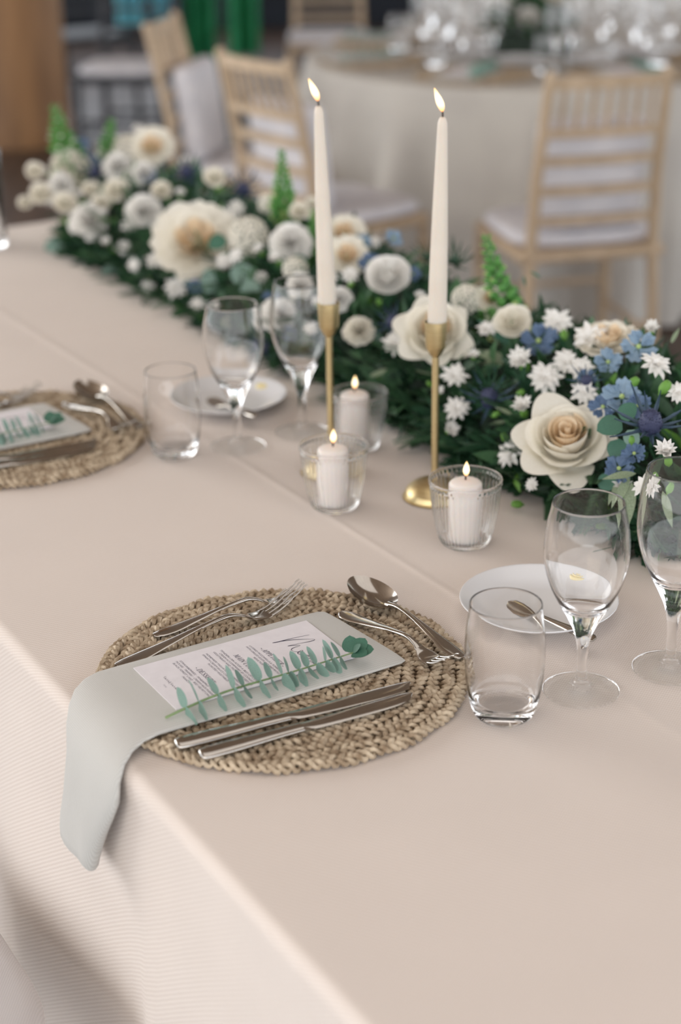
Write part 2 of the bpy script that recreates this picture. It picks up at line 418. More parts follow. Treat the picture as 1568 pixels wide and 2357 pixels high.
# ------------------------------------------------------------------ long table under its cloth
TW, SA, SB = 1.07, -1.15, 2.56
def cloth_mesh():
    ts = sorted(set([0.0, 0.006, 0.015] + [i * 0.03 for i in range(1, 36)] + [0.44 + k * 0.004 for k in range(-6, 7)] + [TW - 0.015, TW - 0.006, TW]))
    ts = [t for t in ts if 0 <= t <= TW]
    ss = [SA + (SB - SA) * i / 90 for i in range(91)]
    ss = sorted(ss + [1.78 + k * 0.006 for k in range(-4, 5)])
    vs, fs = [], []
    def top_z(s, t):
        d = t - (0.447 - 0.02 * (s - 0.9)); z = 0.0011 * math.exp(-(d / 0.005) ** 2)
        d2 = s - 1.78; z += 0.0008 * math.exp(-(d2 / 0.007) ** 2)
        e = min(t, TW - t, s - SA, SB - s); z *= min(1, e / 0.05)
        return z - 0.0006
    ni, nj = len(ss), len(ts)
    for s in ss:
        for t in ts: vs.append((s, t, top_z(s, t)))
    for i in range(ni - 1):
        for j in range(nj - 1): fs.append((i * nj + j, (i + 1) * nj + j, (i + 1) * nj + j + 1, i * nj + j + 1))
    uvs = [(p[0], p[1]) for p in vs]
    # boundary loop
    loop = [(i, 0) for i in range(ni)] + [(ni - 1, j) for j in range(1, nj)] + [(i, nj - 1) for i in range(ni - 2, -1, -1)] + [(0, j) for j in range(nj - 2, 0, -1)]
    prev = [i * nj + j for i, j in loop]
    per = 0.0; info = []
    for n_, (i, j) in enumerate(loop):
        ns = (1 if i == ni - 1 else 0) - (1 if i == 0 else 0); nt = (1 if j == nj - 1 else 0) - (1 if j == 0 else 0)
        l = math.hypot(ns, nt); info.append((ss[i], ts[j], ns / l, nt / l, per))
        i2, j2 = loop[(n_ + 1) % len(loop)]; per += math.hypot(ss[i2] - ss[i], ts[j2] - ts[j])
    R = 0.014
    levels = [(R * math.sin(a), -R * (1 - math.cos(a))) for a in (PI / 10, PI / 5, 3 * PI / 10, 2 * PI / 5, PI / 2)] + [(R, -R - d) for d in (0.02, 0.05, 0.09, 0.14, 0.2, 0.27, 0.35, 0.43, 0.52, 0.61, 0.7, 0.725)]
    for (out, dz) in levels:
        cur = []
        dep = max(0, -dz - 0.03)
        for (s, t, ns, nt, p) in info:
            g = min(1, dep / 0.35)
            w = g * (0.012 * math.sin(p * 6.1 + 0.9) + 0.007 * math.sin(p * 13.7 + 1.7) + 0.008) + 0.03 * dep
            # the fold that starts under the napkin at s = .40
            if nt < -0.5:
                f = min(1, dep / 0.16)
                w += 0.017 * f * math.exp(-((s - 0.345) / 0.055) ** 2) - 0.006 * f * math.exp(-((s - 0.48) / 0.07) ** 2) + 0.008 * f * math.exp(-((s - 0.70) / 0.06) ** 2)
            cur.append(len(vs)); vs.append((s + ns * (out + w), t + nt * (out + w), dz)); uvs.append((s + ns * (out - dz), t + nt * (out - dz)))
        n_ = len(loop)
        for a in range(n_): fs.append((prev[a], cur[a], cur[(a + 1) % n_], prev[(a + 1) % n_]))
        prev = cur
    return vs, fs, uvs
cv, cf, cuv = cloth_mesh()
o = MB().add([S(*p) for p in cv], cf).build('tablecloth', M['cloth'])
tag(o, 'pale pink-beige twill tablecloth covering the long foreground table to the floor', 'tablecloth')
bm = bmesh.new(); bm.from_mesh(o.data); bmesh.ops.recalc_face_normals(bm, faces=bm.faces); bm.to_mesh(o.data); bm.free()
uvl = o.data.uv_layers.new(name='yarns')
for lp in o.data.loops: uvl.data[lp.index].uv = cuv[lp.vertex_index]

# ------------------------------------------------------------------ place setting (x = across the table, y = along it)
MAT_S, MAT_T, MAT_R = 0.504, 0.197, 0.19
setting = []            # everything of the near setting that is repeated at the others
def place(name, label, cat, s, t, z=0.0, dirang=0.0, group=None, keep=True):
    o = thing(name, label, cat, S(s, t, z), ANG_V + dirang, group)
    if keep: setting.append(o)
    return o

def make_mat():
    root = place('woven_placemat', 'round woven seagrass placemat under the near napkin and menu', 'placemat', MAT_S, MAT_T, 0, 0, 'seagrass placemats')
    MB().add(*lathe([(0.0005, 0.001), (MAT_R - 0.006, 0.001), (MAT_R - 0.006, 0.004), (0.0005, 0.004)], 64, cap0=False, cap1=False)).build('gap_shade_disc', M['grass_dark'], root)  # dark disc whose colour stands in for shade between the braids
    r = MAT_R - 0.0065; k = 0; rnd = random.Random(3)
    while r > 0.008:
        cyc = max(3, round(2 * PI * r / 0.027)); seg = cyc * 12
        mb = MB()
        for st in range(3):
            pts = []
            for i in range(seg):
                a = 2 * PI * i / seg; ph = a * cyc + 2 * PI * st / 3 + k
                rr = r + 0.0052 * math.sin(ph) + 0.0012 * math.sin(a * 17 + k * 2) + rnd.uniform(-.0006, .0006)
                z = 0.0058 + 0.0029 * math.sin(2 * ph + .5) + 0.0010 * math.sin(a * 23 + st * 2 + k) + rnd.uniform(-.0004, .0004)
                pts.append(Vector((rr * math.cos(a), rr * math.sin(a), z)))
            n = 5; vs, fs = [], []
            for i, p in enumerate(pts):
                d = (pts[(i + 1) % seg] - pts[i - 1]).normalized(); up = Vector((0, 0, 1)); sd = d.cross(up).normalized(); up = sd.cross(d)
                rad = 0.00265 * (1 + 0.2 * math.sin(i * 1.9 + st) + .12 * math.sin(i * .37 + k))
                for j in range(n):
                    b = 2 * PI * j / n; vs.append(p + sd * (math.cos(b) * rad * 1.15) + up * (math.sin(b) * rad))
            for i in range(seg):
                i2 = (i + 1) % seg
                for j in range(n): fs.append((i * n + j, i * n + (j + 1) % n, i2 * n + (j + 1) % n, i2 * n + j))
            mb.add(vs, fs)
        mb.build('braid_coil', M['grass'], root)
        r -= 0.0136; k += 1
    return root
make_mat()

def make_napkin():
    s0 = 0.5135
    root = place('linen_napkin', 'grey linen napkin hanging over the table edge beside two forks, nearer one', 'napkin', s0, 0.15, 0, 0, 'folded linen napkins')
    path = [(0.302, .0148), (0.296, .0150), (0.27, .0150), (0.22, .0150), (0.16, .0150), (0.10, .0152), (0.055, .0154), (0.03, .0152), (0.014, .0142), (0.0, .0100), (-0.012, .0030), (-0.021, -.009), (-0.0255, -.028), (-0.028, -.05), (-0.030, -.075), (-0.032, -.10), (-0.033, -.116), (-0.033, -.126), (-0.0325, -.130)]
    cen = [0] * 7 + [0, -.004, -.010, -.020, -.032, -.040, -.034, -.025, -.014, -.009, -.006, -.006]
    hw = [.071, .0735, .0745, .0748, .0745, .0738, .073, .0725, .0715, .070, .068, .064, .060, .055, .049, .0445, .0425, .041, .038]
    ht = [.0026, .0038, .0042, .0042, .0042, .0043, .0045, .0048, .0050, .0052, .0056, .0062, .0075, .0088, .0098, .0104, .0104, .0102, .0075]
    vs, fs = [], []; n = 44
    for i, (t, z) in enumerate(path):
        a = Vector(path[max(i - 1, 0)]); b = Vector(path[min(i + 1, len(path) - 1)]); d = (b - a).normalized()
        nx, nz = (d.y, -d.x) if True else (0, 0)          # outward normal of the run of the cloth
        if nz < 0 and i < 9: nx, nz = -nx, -nz
        for j in range(n):
            q = 2 * PI * j / n; ca, sa = math.cos(q), math.sin(q)
            y = cen[i] + hw[i] * math.copysign(abs(ca) ** 0.55, ca)
            h = ht[i] * math.copysign(abs(sa) ** 0.8, sa)
            g = max(0, (i - 8) / 9.0) * (1.0 if i < 15 else 0.45)
            if g > 0: h += g * (0.0022 * math.sin(y * 95 + 0.6) + 0.0012 * math.sin(y * 170 - i * 0.25)) + (-0.003 * g * (y / 0.05))
            skew = (y + 0.03) * -0.10 if i < 2 else 0.0
            vs.append((t - 0.15 + nx * h + skew, y, z + nz * h))
    k = len(path)
    for i in range(k - 1):
        for j in range(n): fs.append((i * n + j, i * n + (j + 1) % n, (i + 1) * n + (j + 1) % n, (i + 1) * n + j))
    fs.append(tuple(range(n))); fs.append(tuple(reversed([(k - 1) * n + j for j in range(n)])))
    me = MB().add(vs, fs).mesh('cloth', M['napkin'])
    bm = bmesh.new(); bm.from_mesh(me); bmesh.ops.recalc_face_normals(bm, faces=bm.faces); bm.to_mesh(me); bm.free()
    arc = [0.0]
    for i in range(1, len(path)): arc.append(arc[-1] + math.dist(path[i], path[i - 1]))
    uvl = me.uv_layers.new(name='yarns')
    for lp in me.loops: uvl.data[lp.index].uv = (arc[lp.vertex_index // n], me.vertices[lp.vertex_index].co.y)
    o = obj('folded_cloth', me, root)
    return root
make_napkin()

# ---- menu card
def font_mesh(body, size, target_w=None, shear=0.0):
    cu = bpy.data.curves.new('txt', 'FONT'); cu.body = body; cu.size = size; cu.shear = shear; cu.align_x = 'CENTER'; cu.resolution_u = 3; cu.offset = -0.00004 if size < .005 else 0.0
    ob = bpy.data.objects.new('txt', cu); col.objects.link(ob)
    dg = bpy.context.evaluated_depsgraph_get(); me = bpy.data.meshes.new_from_object(ob.evaluated_get(dg))
    bpy.data.objects.remove(ob)
    xs = [v.co.x for v in me.vertices]
    if xs and target_w:
        w = max(xs) - min(xs); c = (max(xs) + min(xs)) / 2; k = target_w / w
        for v in me.vertices: v.co.x = (v.co.x - c) * k
    return me
def italic(s):
    out = ''
    for ch in s: out += chr(0x1D434 + ord(ch) - 65) if 'A' <= ch <= 'Z' else ch
    return out
def ribbon(pts, w, z=0.0, join=True):
    """flat pen stroke through 2-D points"""
    P = [Vector((p[0], p[1], 0)) for p in pts]
    Q = []
    for i in range(len(P) - 1):
        p0 = P[max(i - 1, 0)]; p1 = P[i]; p2 = P[i + 1]; p3 = P[min(i + 2, len(P) - 1)]
        for k in range(5):
            t = k / 5; Q.append(0.5 * ((2 * p1) + (p2 - p0) * t + (2 * p0 - 5 * p1 + 4 * p2 - p3) * t * t + (3 * p1 - p0 - 3 * p2 + p3) * t ** 3))
    Q.append(P[-1]); vs, fs = [], []
    for i, p in enumerate(Q):
        d = (Q[min(i + 1, len(Q) - 1)] - Q[max(i - 1, 0)]); d = d.normalized() if d.length > 1e-9 else Vector((1, 0, 0))
        nn = Vector((-d.y, d.x, 0)); ww = w * (0.75 + 0.35 * math.sin(i * 0.35)) * (0.6 if i in (0, len(Q) - 1) else 1)
        vs += [p + nn * ww + Vector((0, 0, z)), p - nn * ww + Vector((0, 0, z))]
    for i in range(len(Q) - 1): fs.append((2 * i, 2 * i + 1, 2 * i + 3, 2 * i + 2))
    return vs, fs
def make_card():
    W_, H_ = 0.100, 0.200; s0, t0, z0 = 0.567, 0.061, 0.0197
    root = thing('menu_card', 'white printed menu card lying on the nearer grey napkin', 'menu', S(s0, t0, z0), ANG_V - PI / 2, 'menu cards'); setting.append(root)
    MB().add(*box(0, W_, 0, H_, 0, 0.0007)).build('card', M['card'], root, False)
    zt = 0.0009
    def line(name, body, t, size, w, x=0.055, it=False):
        me = font_mesh(italic(body) if it else body, size, w, 0.0 if it else 0.18)
        me.name = name; me.materials.clear(); me.materials.append(M['ink'])
        obj(name, me, root, Matrix.Translation((x, t - t0 - size * 0.35, zt)))
    line('heading', '- APPETIZER -', 0.191, 0.0078, 0.047, it=True)
    line('heading', 'MAIN COURSE', 0.161, 0.0078, 0.050, it=True)
    line('heading', '- DESSERT -', 0.1155, 0.0078, 0.042, it=True)
    body = [('LAYERED MOZZARELLA & TOMATOES', .183, .070), ('WITH GRILLED EGGPLANT AND PESTO', .179, .070), ('REDUCTION', .1745, .020),
            ('TENDERLOIN ATOP A BED OF CORN', .153, .084), ('CREAM ACCOMPANIED BY COOKED', .149, .072), ('VEGETABLES AND TRUFFLE-INFUSED JUS', .145, .084), ('OR', .141, .0055),
            ('HOMEMADE TAGLIATELLE ADORNED WITH', .137, .086), ('SPINACH CREAM SAUCE COMPLEMENTED BY', .133, .086), ('ROASTED VEGETABLES', .129, .044),
            ('STRAWBERRIES \u00b7 PINEAPPLE \u00b7 MELON', .1075, .086), ('MOUSSE \u00b7 TIRAMISU \u00b7 CREAMY RICE PUDDING', .1035, .088), ('BLACK FOREST CAKE \u00b7 RED VELVET CAKE', .0995, .084), ('PANACOTTA', .095, .022)]
    for b, t, w in body: line('text_line', b, t, 0.0034, w)
    # handwritten title, drawn as strokes
    def crd(px, py, X0, Y0, k):
        s, t, z = to_st(at(X0 + px / k, Y0 + py / k, z0 + 0.001)); return (s0 - s, t - t0)
    K = (500, 1420, 5.227)
    mb = MB()
    mb.add(*ribbon([crd(x, y, *K) for x, y in ((665, 310), (740, 297), (900, 257), (1110, 213))], 0.00062, zt))
    mb.add(*ribbon([crd(x, y, *K) for x, y in ((770, 292), (900, 275), (1080, 265), (1165, 268), (1165, 278), (1100, 297), (960, 322), (850, 348), (900, 342), (985, 338), (990, 348), (930, 365), (895, 385), (900, 402), (940, 415), (1000, 420), (1030, 410), (1020, 398), (985, 415), (970, 435), (995, 447), (1040, 447), (1075, 456), (1110, 470), (1070, 482), (1085, 495), (1120, 497), (1140, 515), (1105, 528), (1150, 545), (1165, 560), (1190, 560))], 0.00042, zt))
    mb.add(*ribbon([crd(x, y, *K) for x, y in ((936, 541), (942, 541), (948, 542))], 0.0006, zt))
    mb.build('script_title', M['ink'], root, False)
    mb = MB(); sig = []
    for i in range(60):
        k = i / 59; sig.append((lerp(0.034, 0.073, k) + 0.0007 * math.cos(i * 1.25), 0.018 + 0.0013 * math.sin(i * 1.25) * (1.7 if i in (0, 1, 2, 22, 23, 24, 25, 26) else 0.75)))
    mb.add(*ribbon(sig, 0.0002, zt))
    mb.add(*ribbon([(0.049 + 0.0004 * i + 0.0004 * math.cos(i * 1.6), 0.0108 + 0.0008 * math.sin(i * 1.6)) for i in range(18)], 0.0001, zt))
    mb.build('script_signature', M['ink'], root, False)
    return root
make_card()

# ---- eucalyptus sprig
def leaf_mesh(name, m, L=1.0, W=0.4, fold=0.12, bend=0.15, seg=6, tip=1.0, base=0.35, stem=0.0):
    vs, fs = [], []
    if stem: pass
    for i in range(seg + 1):
        k = i / seg
        w = W / 2 * (max(0.02, math.sin(PI * min(1, k ** base * 1.0 if k > 0 else 0)) if False else math.sin(PI * (k ** 0.8)) ** tip) if 0 < k < 1 else 0.02)
        x = L * k; z = -bend * L * k * k
        vs += [(x, -w, z + fold * w * 2), (x, 0, z), (x, w, z + fold * w * 2)]
    for i in range(seg):
        a = 3 * i; fs += [(a, a + 3, a + 4, a + 1), (a + 1, a + 4, a + 5, a + 2)]
    return MB().add(vs, fs).mesh(name, m)
E_LEAF = leaf_mesh('eucalyptus_leaf', M['euc'], 1.0, 0.70, 0.04, 0.05, 9, 0.5)
E_DARK = leaf_mesh('eucalyptus_leaf_dark', M['euc_dark'], 1.0, 0.95, 0.05, 0.08, 8, 0.55)
def frame(X, Yh):
    """matrix whose x axis is X and whose y axis is as near Yh as it can be"""
    X = X.normalized(); Z = X.cross(Yh).normalized(); Y = Z.cross(X)
    return Matrix(((X.x, Y.x, Z.x, 0), (X.y, Y.y, Z.y, 0), (X.z, Y.z, Z.z, 0), (0, 0, 0, 1)))
def make_sprig():
    s0, t0, z0 = 0.458, 0.044, 0.0195
    root = place('eucalyptus_sprig', 'green eucalyptus sprig lying along the menu card on the nearer napkin', 'sprig', s0, t0, z0, 0, 'eucalyptus sprigs')
    L = 0.212; stem = []
    def pt(k): return Vector((L * k, -0.004 + 0.006 * math.sin(k * 2.6), 0.003 + 0.0085 * math.sin(min(1, k * 1.25) * PI / 2) + 0.002 * math.sin(k * 7)))
    MB().add(*tube([pt(i / 16) for i in range(17)], [lerp(0.0013, 0.0007, i / 16) for i in range(17)], 6)).build('stem', M['stem'], root)
    rnd = random.Random(11)
    ks = [0.10, 0.17, 0.27, 0.355, 0.405, 0.49, 0.55, 0.61, 0.645, 0.70, 0.745, 0.79, 0.84, 0.875, 0.915]
    sizes = [1.0, 1.1, 0.95, 1.15, .8, 1.12, .85, 1.15, .85, 1.0, .8, 1.0, .75, 1.0, .8]
    for k, sz in zip(ks, sizes):
        p = pt(k); ang = rnd.uniform(-0.25, 0.25)
        for sgn in (1, -1):
            # the pair stands across the stem: one leaf up and away, one down towards the table edge side
            d = Vector((rnd.uniform(-0.22, 0.15), 0.55 + ang * 0.5, 0.80)) if sgn > 0 else Vector((rnd.uniform(-0.1, 0.25), -0.9, -0.42 + rnd.uniform(0, 0.12)))
            F = frame(d, Vector((1, rnd.uniform(-.25, .25), rnd.uniform(-.25, .25))).cross(d) * sgn)
            ln = 0.0225 * sz * rnd.uniform(0.88, 1.06) * (1.0 if sgn > 0 else 0.95)
            obj('leaf', E_LEAF, root, Matrix.Translation(p) @ F @ Matrix.Scale(ln, 4))
    p = pt(0.985)
    for d, yh, ln in ((Vector((.3, .8, .5)), Vector((1, -.3, 0)), .020), (Vector((.9, .25, .55)), Vector((-.2, 1, 0.2)), .021), (Vector((.8, -.6, .3)), Vector((.6, .8, 0.3)), .022), (Vector((.35, -.9, .25)), Vector((1, .3, .3)), .018), (Vector((1, .0, 1.0)), Vector((.2, 1, 0)), .012)):
        tag(obj('tip_leaf', E_DARK, root, Matrix.Translation(p) @ frame(d, yh) @ Matrix.Scale(ln, 4)), 'dark green rounded leaf')
    return root
make_sprig()

# ---- cutlery: local x from the end of the handle to the tip
def make_fork(L, wid):
    """returns mesh pieces for a fork of length L: handle, head and four tines"""
    zf = [(0, .0018), (.1, .003), (.3, .0085), (.5, .0145), (.62, .0160), (.70, .0120), (.76, .0065), (.82, .0048), (.88, .0075), (.94, .0130), (1.0, .0200)]
    def z(k): return interp([(a, b, 1) for a, b in zf], k)
    wf = [(0, .30), (.012, .58), (.05, .80), (.12, .84), (.25, .62), (.4, .40), (.55, .29), (.64, .27), (.70, .34), (.735, .62), (.775, .96), (.82, 1.0), (.86, 1.0)]
    def w(k): return interp(wf, k) * wid / 2
    hs = [k / 30 * 0.72 for k in range(31)]; hs[1] = 0.008
    handle = MB().add(*loft([(k * L, 0, z(k) + 0.0012, w(k), 0.0013 + 0.0012 * (1 - min(1, abs(k - .6) / .12)) * (k > .48)) for k in sorted(hs)], 12, 0.8)).mesh('fork_handle', M['steel'])
    ks = [.72 + i * .0125 for i in range(11)]
    head = MB().add(*loft([(k * L, 0, z(k) + 0.0012, w(k), 0.0011) for k in ks], 12, 0.7)).mesh('fork_head', M['steel'])
    tines = []
    for i in range(4):
        y0 = (i - 1.5) * wid * 0.27
        secs = []
        for j in range(9):
            k = .845 + (1.0 - .845) * j / 8
            secs.append((k * L, y0 * (1 + 0.03 * j / 8), z(k) + 0.0012, lerp(.00155, .0009, j / 8) * wid / .024, lerp(.0011, .0007, j / 8)))
        tines.append(MB().add(*loft(secs, 8, 0.8)).mesh('tine', M['steel']))
    return handle, head, tines
FORK_BIG = make_fork(0.219, 0.0250); FORK_SMALL = make_fork(0.180, 0.0220)
def lay_fork(parts, label, s, t, ang, roll=0.0, z=0.0105):
    root = place('fork', label, 'fork', s, t, z, ang, 'forks')
    root.rotation_euler = (roll, 0, ANG_V + ang)
    obj('handle', parts[0], root); obj('head', parts[1], root)
    for t_ in parts[2]: obj('tine', t_, root)
    return root
lay_fork(FORK_BIG, 'large dinner fork lying on the near placemat next to the menu card', 0.592, 0.053, 0.105, -0.05)
lay_fork(FORK_SMALL, 'smaller fork on the near placemat, partly behind the large dinner fork', 0.634, 0.114, -0.02, -0.05)
lay_fork(FORK_SMALL, 'small dessert fork with tines towards the tumbler, below the spoon on the near placemat', 0.576, 0.309, -PI / 2 + 0.139, 0.05)
def make_spoon():
    L = 0.200; root = place('spoon', 'dessert spoon lying across the top of the near placemat', 'spoon', 0.419, 0.360, 0.0105, PI / 2 + 0.05, 'spoons')
    zf = [(0, .0018), (.1, .0028), (.25, .0075), (.42, .0125), (.54, .0145), (.60, .0135), (.66, .0115)]
    wf = [(0, .30), (.012, .58), (.05, .82), (.12, .86), (.23, .62), (.36, .40), (.50, .28), (.58, .28), (.63, .4), (.66, .5)]
    secs = []
    for i in range(31):
        k = .66 * i / 30 if i != 1 else .008
        secs.append((k * L, 0, interp([(a, b, 1) for a, b in zf], k) + .0012, interp(wf, k) * .0105, .0013 + .001 * max(0, 1 - abs(k - .63) / .1)))
    MB().add(*loft(secs, 12, .8)).build('handle', M['steel'], root)
    cx, a, b = 0.818 * L, 0.0365, 0.0225; n, rings = 40, 9; vs, fs = [], []
    def surf(rho, q, off):
        x = cx + a * rho * math.cos(q); y = b * rho * math.sin(q) * (1 + 0.10 * -math.cos(q))
        zz = 0.0150 + 0.0040 * (x - cx) / a - 0.0105 * (1 - rho ** 2.2) - off
        return (x, y, zz)
    for off in (0.0, 0.0011):
        base = len(vs); vs.append(surf(0, 0, off))
        for r in range(1, rings + 1):
            for i in range(n): vs.append(surf(r / rings, 2 * PI * i / n, off))
        for i in range(n):
            tri = (base, base + 1 + i, base + 1 + (i + 1) % n); fs.append(tri if off == 0 else tri[::-1])
        for r in range(rings - 1):
            for i in range(n):
                q = (base + 1 + r * n + i, base + 1 + (r + 1) * n + i, base + 1 + (r + 1) * n + (i + 1) % n, base + 1 + r * n + (i + 1) % n)
                fs.append(q if off == 0 else q[::-1])
    top = 1 + (rings - 1) * n; bot = len(vs) - n
    for i in range(n): fs.append((top + i, bot + i, bot + (i + 1) % n, top + (i + 1) % n))
    MB().add(vs, fs).build('bowl', M['steel'], root)
make_spoon()
def make_knife(label, s, t, ang, L, sc_=1.0, name='table_knife', tilt=0.0, z=0.0105, keep=True, grp='table knives', roll=0.0):
    root = place(name, label, 'knife', s, t, z, ang, grp, keep)
    root.rotation_euler = (roll, tilt, ANG_V + ang)
    hl = L * 0.46
    hs = [(0, .0045, .0018), (.015, .0075, .0030), (.08, .0092, .0036), (.25, .0096, .0037), (.5, .0086, .0034), (.8, .0072, .0032), (.95, .0070, .0030), (1.0, .0070, .0029)]
    secs = [(k * hl, 0, .0040, interp([(a, b) for a, b, c in hs], k) * sc_, interp([(a, c) for a, b, c in hs], k) * sc_) for k in [0, .015, .04, .08, .15, .25, .4, .5, .65, .8, .9, .95, 1.0]]
    MB().add(*loft(secs, 14, .85)).build('handle', M['steel'], root)
    bs = [(0, .0081, .0029, 0), (.05, .0083, .0018, 0), (.12, .0090, .0011, -.0005), (.4, .0098, .0010, -.0004), (.7, .0100, .0009, 0), (.88, .0088, .0008, .0012), (.96, .0060, .0007, .0034), (1.0, .0015, .0006, .0060)]
    bl = L - hl
    secs = []
    for k in [0, .03, .06, .1, .2, .3, .4, .55, .7, .8, .88, .93, .965, .985, 1.0]:
        secs.append((hl + k * bl, interp([(a, d) for a, b, c, d in bs], k) * sc_, .0040, interp([(a, b) for a, b, c, d in bs], k) * sc_ * .86, interp([(a, c) for a, b, c, d in bs], k)))
    MB().add(*loft(secs, 10, 1.0)).build('blade', M['steel'], root)
    return root
make_knife('table knife lying right against the near napkin', 0.417, 0.036, -0.085, 0.250, roll=0.10)
make_knife('table knife on the near placemat, the outer of two and nearest the camera', 0.388, 0.047, -0.05, 0.228, 0.92, roll=0.16)

# ---- plate, butter, butter knife
def make_plate(label):
    pc = at(1240, 1384, 0.014); s, t, z = to_st(pc)
    root = place('side_plate', label, 'plate', s, t, 0, 0, 'white side plates')
    R_ = 0.0860
    prof = smooth_profile([(0.046, 0.0), (0.050, 0.0004), (0.054, 0.0025), (0.066, 0.0075), (0.078, 0.0135), (R_ - 0.0008, 0.0180), (R_, 0.0192), (R_ - 0.0012, 0.0198), (0.077, 0.0160), (0.066, 0.0102), (0.055, 0.0062), (0.045, 0.0050), (0.02, 0.0046), (0.0, 0.0045)], 4)
    MB().add(*lathe(prof, 72)).build('dish', M['china'], root)
    return root
make_plate('white china side plate behind the near tumbler')
def make_butter():
    p = at(1334, 1337, 0.010); s, t, z = to_st(p)
    root = place('butter_pat', 'round yellow butter pat on the near side plate', 'butter', s, t, 0.0050, 0.3, 'butter pats')
    prof = smooth_profile([(0.0, 0.0), (0.0125, 0.0), (0.0150, 0.002), (0.0150, 0.006), (0.0130, 0.0085), (0.010, 0.0080), (0.007, 0.0092), (0.0, 0.0096)], 3)
    MB().add(*lathe(prof, 28, lambda a, r, z_, j: r * (1 + 0.04 * math.sin(5 * a)))).build('curl', M['butter'], root)
    sp = [(0.011 * (1 - i / 30) * math.cos(i * .5), 0.011 * (1 - i / 30) * math.sin(i * .5), 0.0087 + .00005 * i) for i in range(26)]
    MB().add(*tube(sp, 0.0011, 6)).build('ridge', M['butter'], root)
make_butter()
def make_butter_knife():
    e = at(1369, 1472, 0.0210); p = at(1168, 1386, 0.0062)
    d = p - e; L = d.length; s, t, z = to_st(e)
    root = place('butter_knife', 'small butter knife resting on the near white side plate', 'butter knife', s, t, z, 0, 'butter knives')
    root.matrix_basis = Matrix.Translation(e) @ frame(d, U * -1 + V * -0.2)
    hl = 0.62 * L
    MB().add(*loft([(0, 0, 0, .0030, .0012), (.004, 0, 0, .0055, .0018), (.02, 0, 0, .0060, .0018), (.05, 0, 0, .0042, .0016), (hl - .008, 0, 0, .0028, .0016), (hl, 0, 0, .0032, .0014)], 12)).build('handle', M['steel'], root)
    bl = L - hl
    MB().add(*loft([(hl, 0, 0, .0030, .0012), (hl + bl * .12, .0006, 0, .0055, .0007), (hl + bl * .3, .0014, 0, .0080, .0006), (hl + bl * .6, .0010, 0, .0092, .0005), (hl + bl * .85, 0, 0, .0078, .0005), (hl + bl * .96, -.001, 0, .0045, .0005), (hl + bl, -.002, 0, .0010, .0004)], 12, 1.0)).build('blade', M['steel'], root)
make_butter_knife()

# ---- glassware
def wine_mesh(name, H, k=1.0):
    z = lambda q: q * H / 0.2035
    out = [(0.0, 0.0), (0.030, 0.0), (0.0370, 0.0006), (0.0378, 0.0014), (0.0370, 0.0022), (0.024, 0.0036), (0.0125, 0.0058), (0.0085, 0.0082), (0.0082, 0.0105), (0.0066, 0.0130), (0.0054, 0.020), (0.0053, z(.038)), (0.0062, z(.052)), (0.0095, z(.066)), (0.0150, z(.078)), (0.0235, z(.094)), (0.0335, z(.114)), (0.0400, z(.136)), (0.0415, z(.154)), (0.0398, z(.176)), (0.0362, z(.194)), (0.0346, z(.2028)), (0.0342, z(.2035))]
    inn = [(0.0336, z(.2028)), (0.0352, z(.194)), (0.0387, z(.176)), (0.0403, z(.154)), (0.0387, z(.136)), (0.0318, z(.114)), (0.0212, z(.0965)), (0.011, z(.0905)), (0.0, z(.0890))]
    me = MB().add(*lathe(smooth_profile(out, 4) + smooth_profile(inn, 4), 56, cap0=False, cap1=False)).mesh(name, M['glass'])
    me.materials.append(M['thin_glass'])
    for p in me.polygons:
        c = p.center; r = math.hypot(c.x, c.y)
        if c.z < 0.0062 and r < 0.0368 and (r > 0.012 or c.z < 0.0005): p.material_index = 1
    return me
WINE_A, WINE_B = wine_mesh('white_wine_glass', 0.2035), wine_mesh('tall_wine_glass', 0.2185)
def tumbler_mesh():
    out = [(0.0, 0.0), (0.022, 0.0), (0.0262, 0.0012), (0.0300, 0.006), (0.0345, 0.022), (0.0375, 0.045), (0.0386, 0.068), (0.0376, 0.092), (0.0352, 0.113), (0.0345, 0.1200), (0.0340, 0.1207)]
    inn = [(0.0334, 0.1200), (0.0340, 0.113), (0.0364, 0.092), (0.0373, 0.068), (0.0361, 0.045), (0.0328, 0.0245), (0.0275, 0.0165), (0.018, 0.0138), (0.0, 0.0130)]
    return MB().add(*lathe(smooth_profile(out, 5) + smooth_profile(inn, 5), 56, cap0=False, cap1=False)).mesh('tumbler', M['glass'])
TUMBLER = tumbler_mesh()
def glass_obj(name, me, label, cat, P, group):
    o = obj(name, me, None, Matrix.Translation(P)); tag(o, label, cat, group); return o
w1 = glass_obj('wine_glass', WINE_A, 'empty wine glass in front of the near white side plate', 'wine glass', Vector((.2362, 1.4929, TZ + .0008)), 'empty wine glasses')
w2p = S(.307, .539, 0.0008)
w2 = glass_obj('wine_glass', WINE_B, 'taller empty wine glass cut off by the right edge of the photo', 'wine glass', w2p, 'empty wine glasses')
t1 = glass_obj('tumbler', TUMBLER, 'empty water tumbler beside the near placemat', 'tumbler', Vector((.1548, 1.4473, TZ + .0008)), 'water tumblers')
w1f = glass_obj('wine_glass', WINE_A, 'empty wine glass standing in front of the far white side plate', 'wine glass', Vector((-.1401, 2.202, TZ + .0008)), 'empty wine glasses')
w2f = glass_obj('wine_glass', WINE_B, 'taller empty wine glass partly behind the left brass candlestick', 'wine glass', S(1.121, .568, .0008), 'empty wine glasses')
t1f = glass_obj('tumbler', TUMBLER, 'empty water tumbler beside the placemat at the left edge', 'tumbler', Vector((-.2247, 2.1756, TZ + .0008)), 'water tumblers')
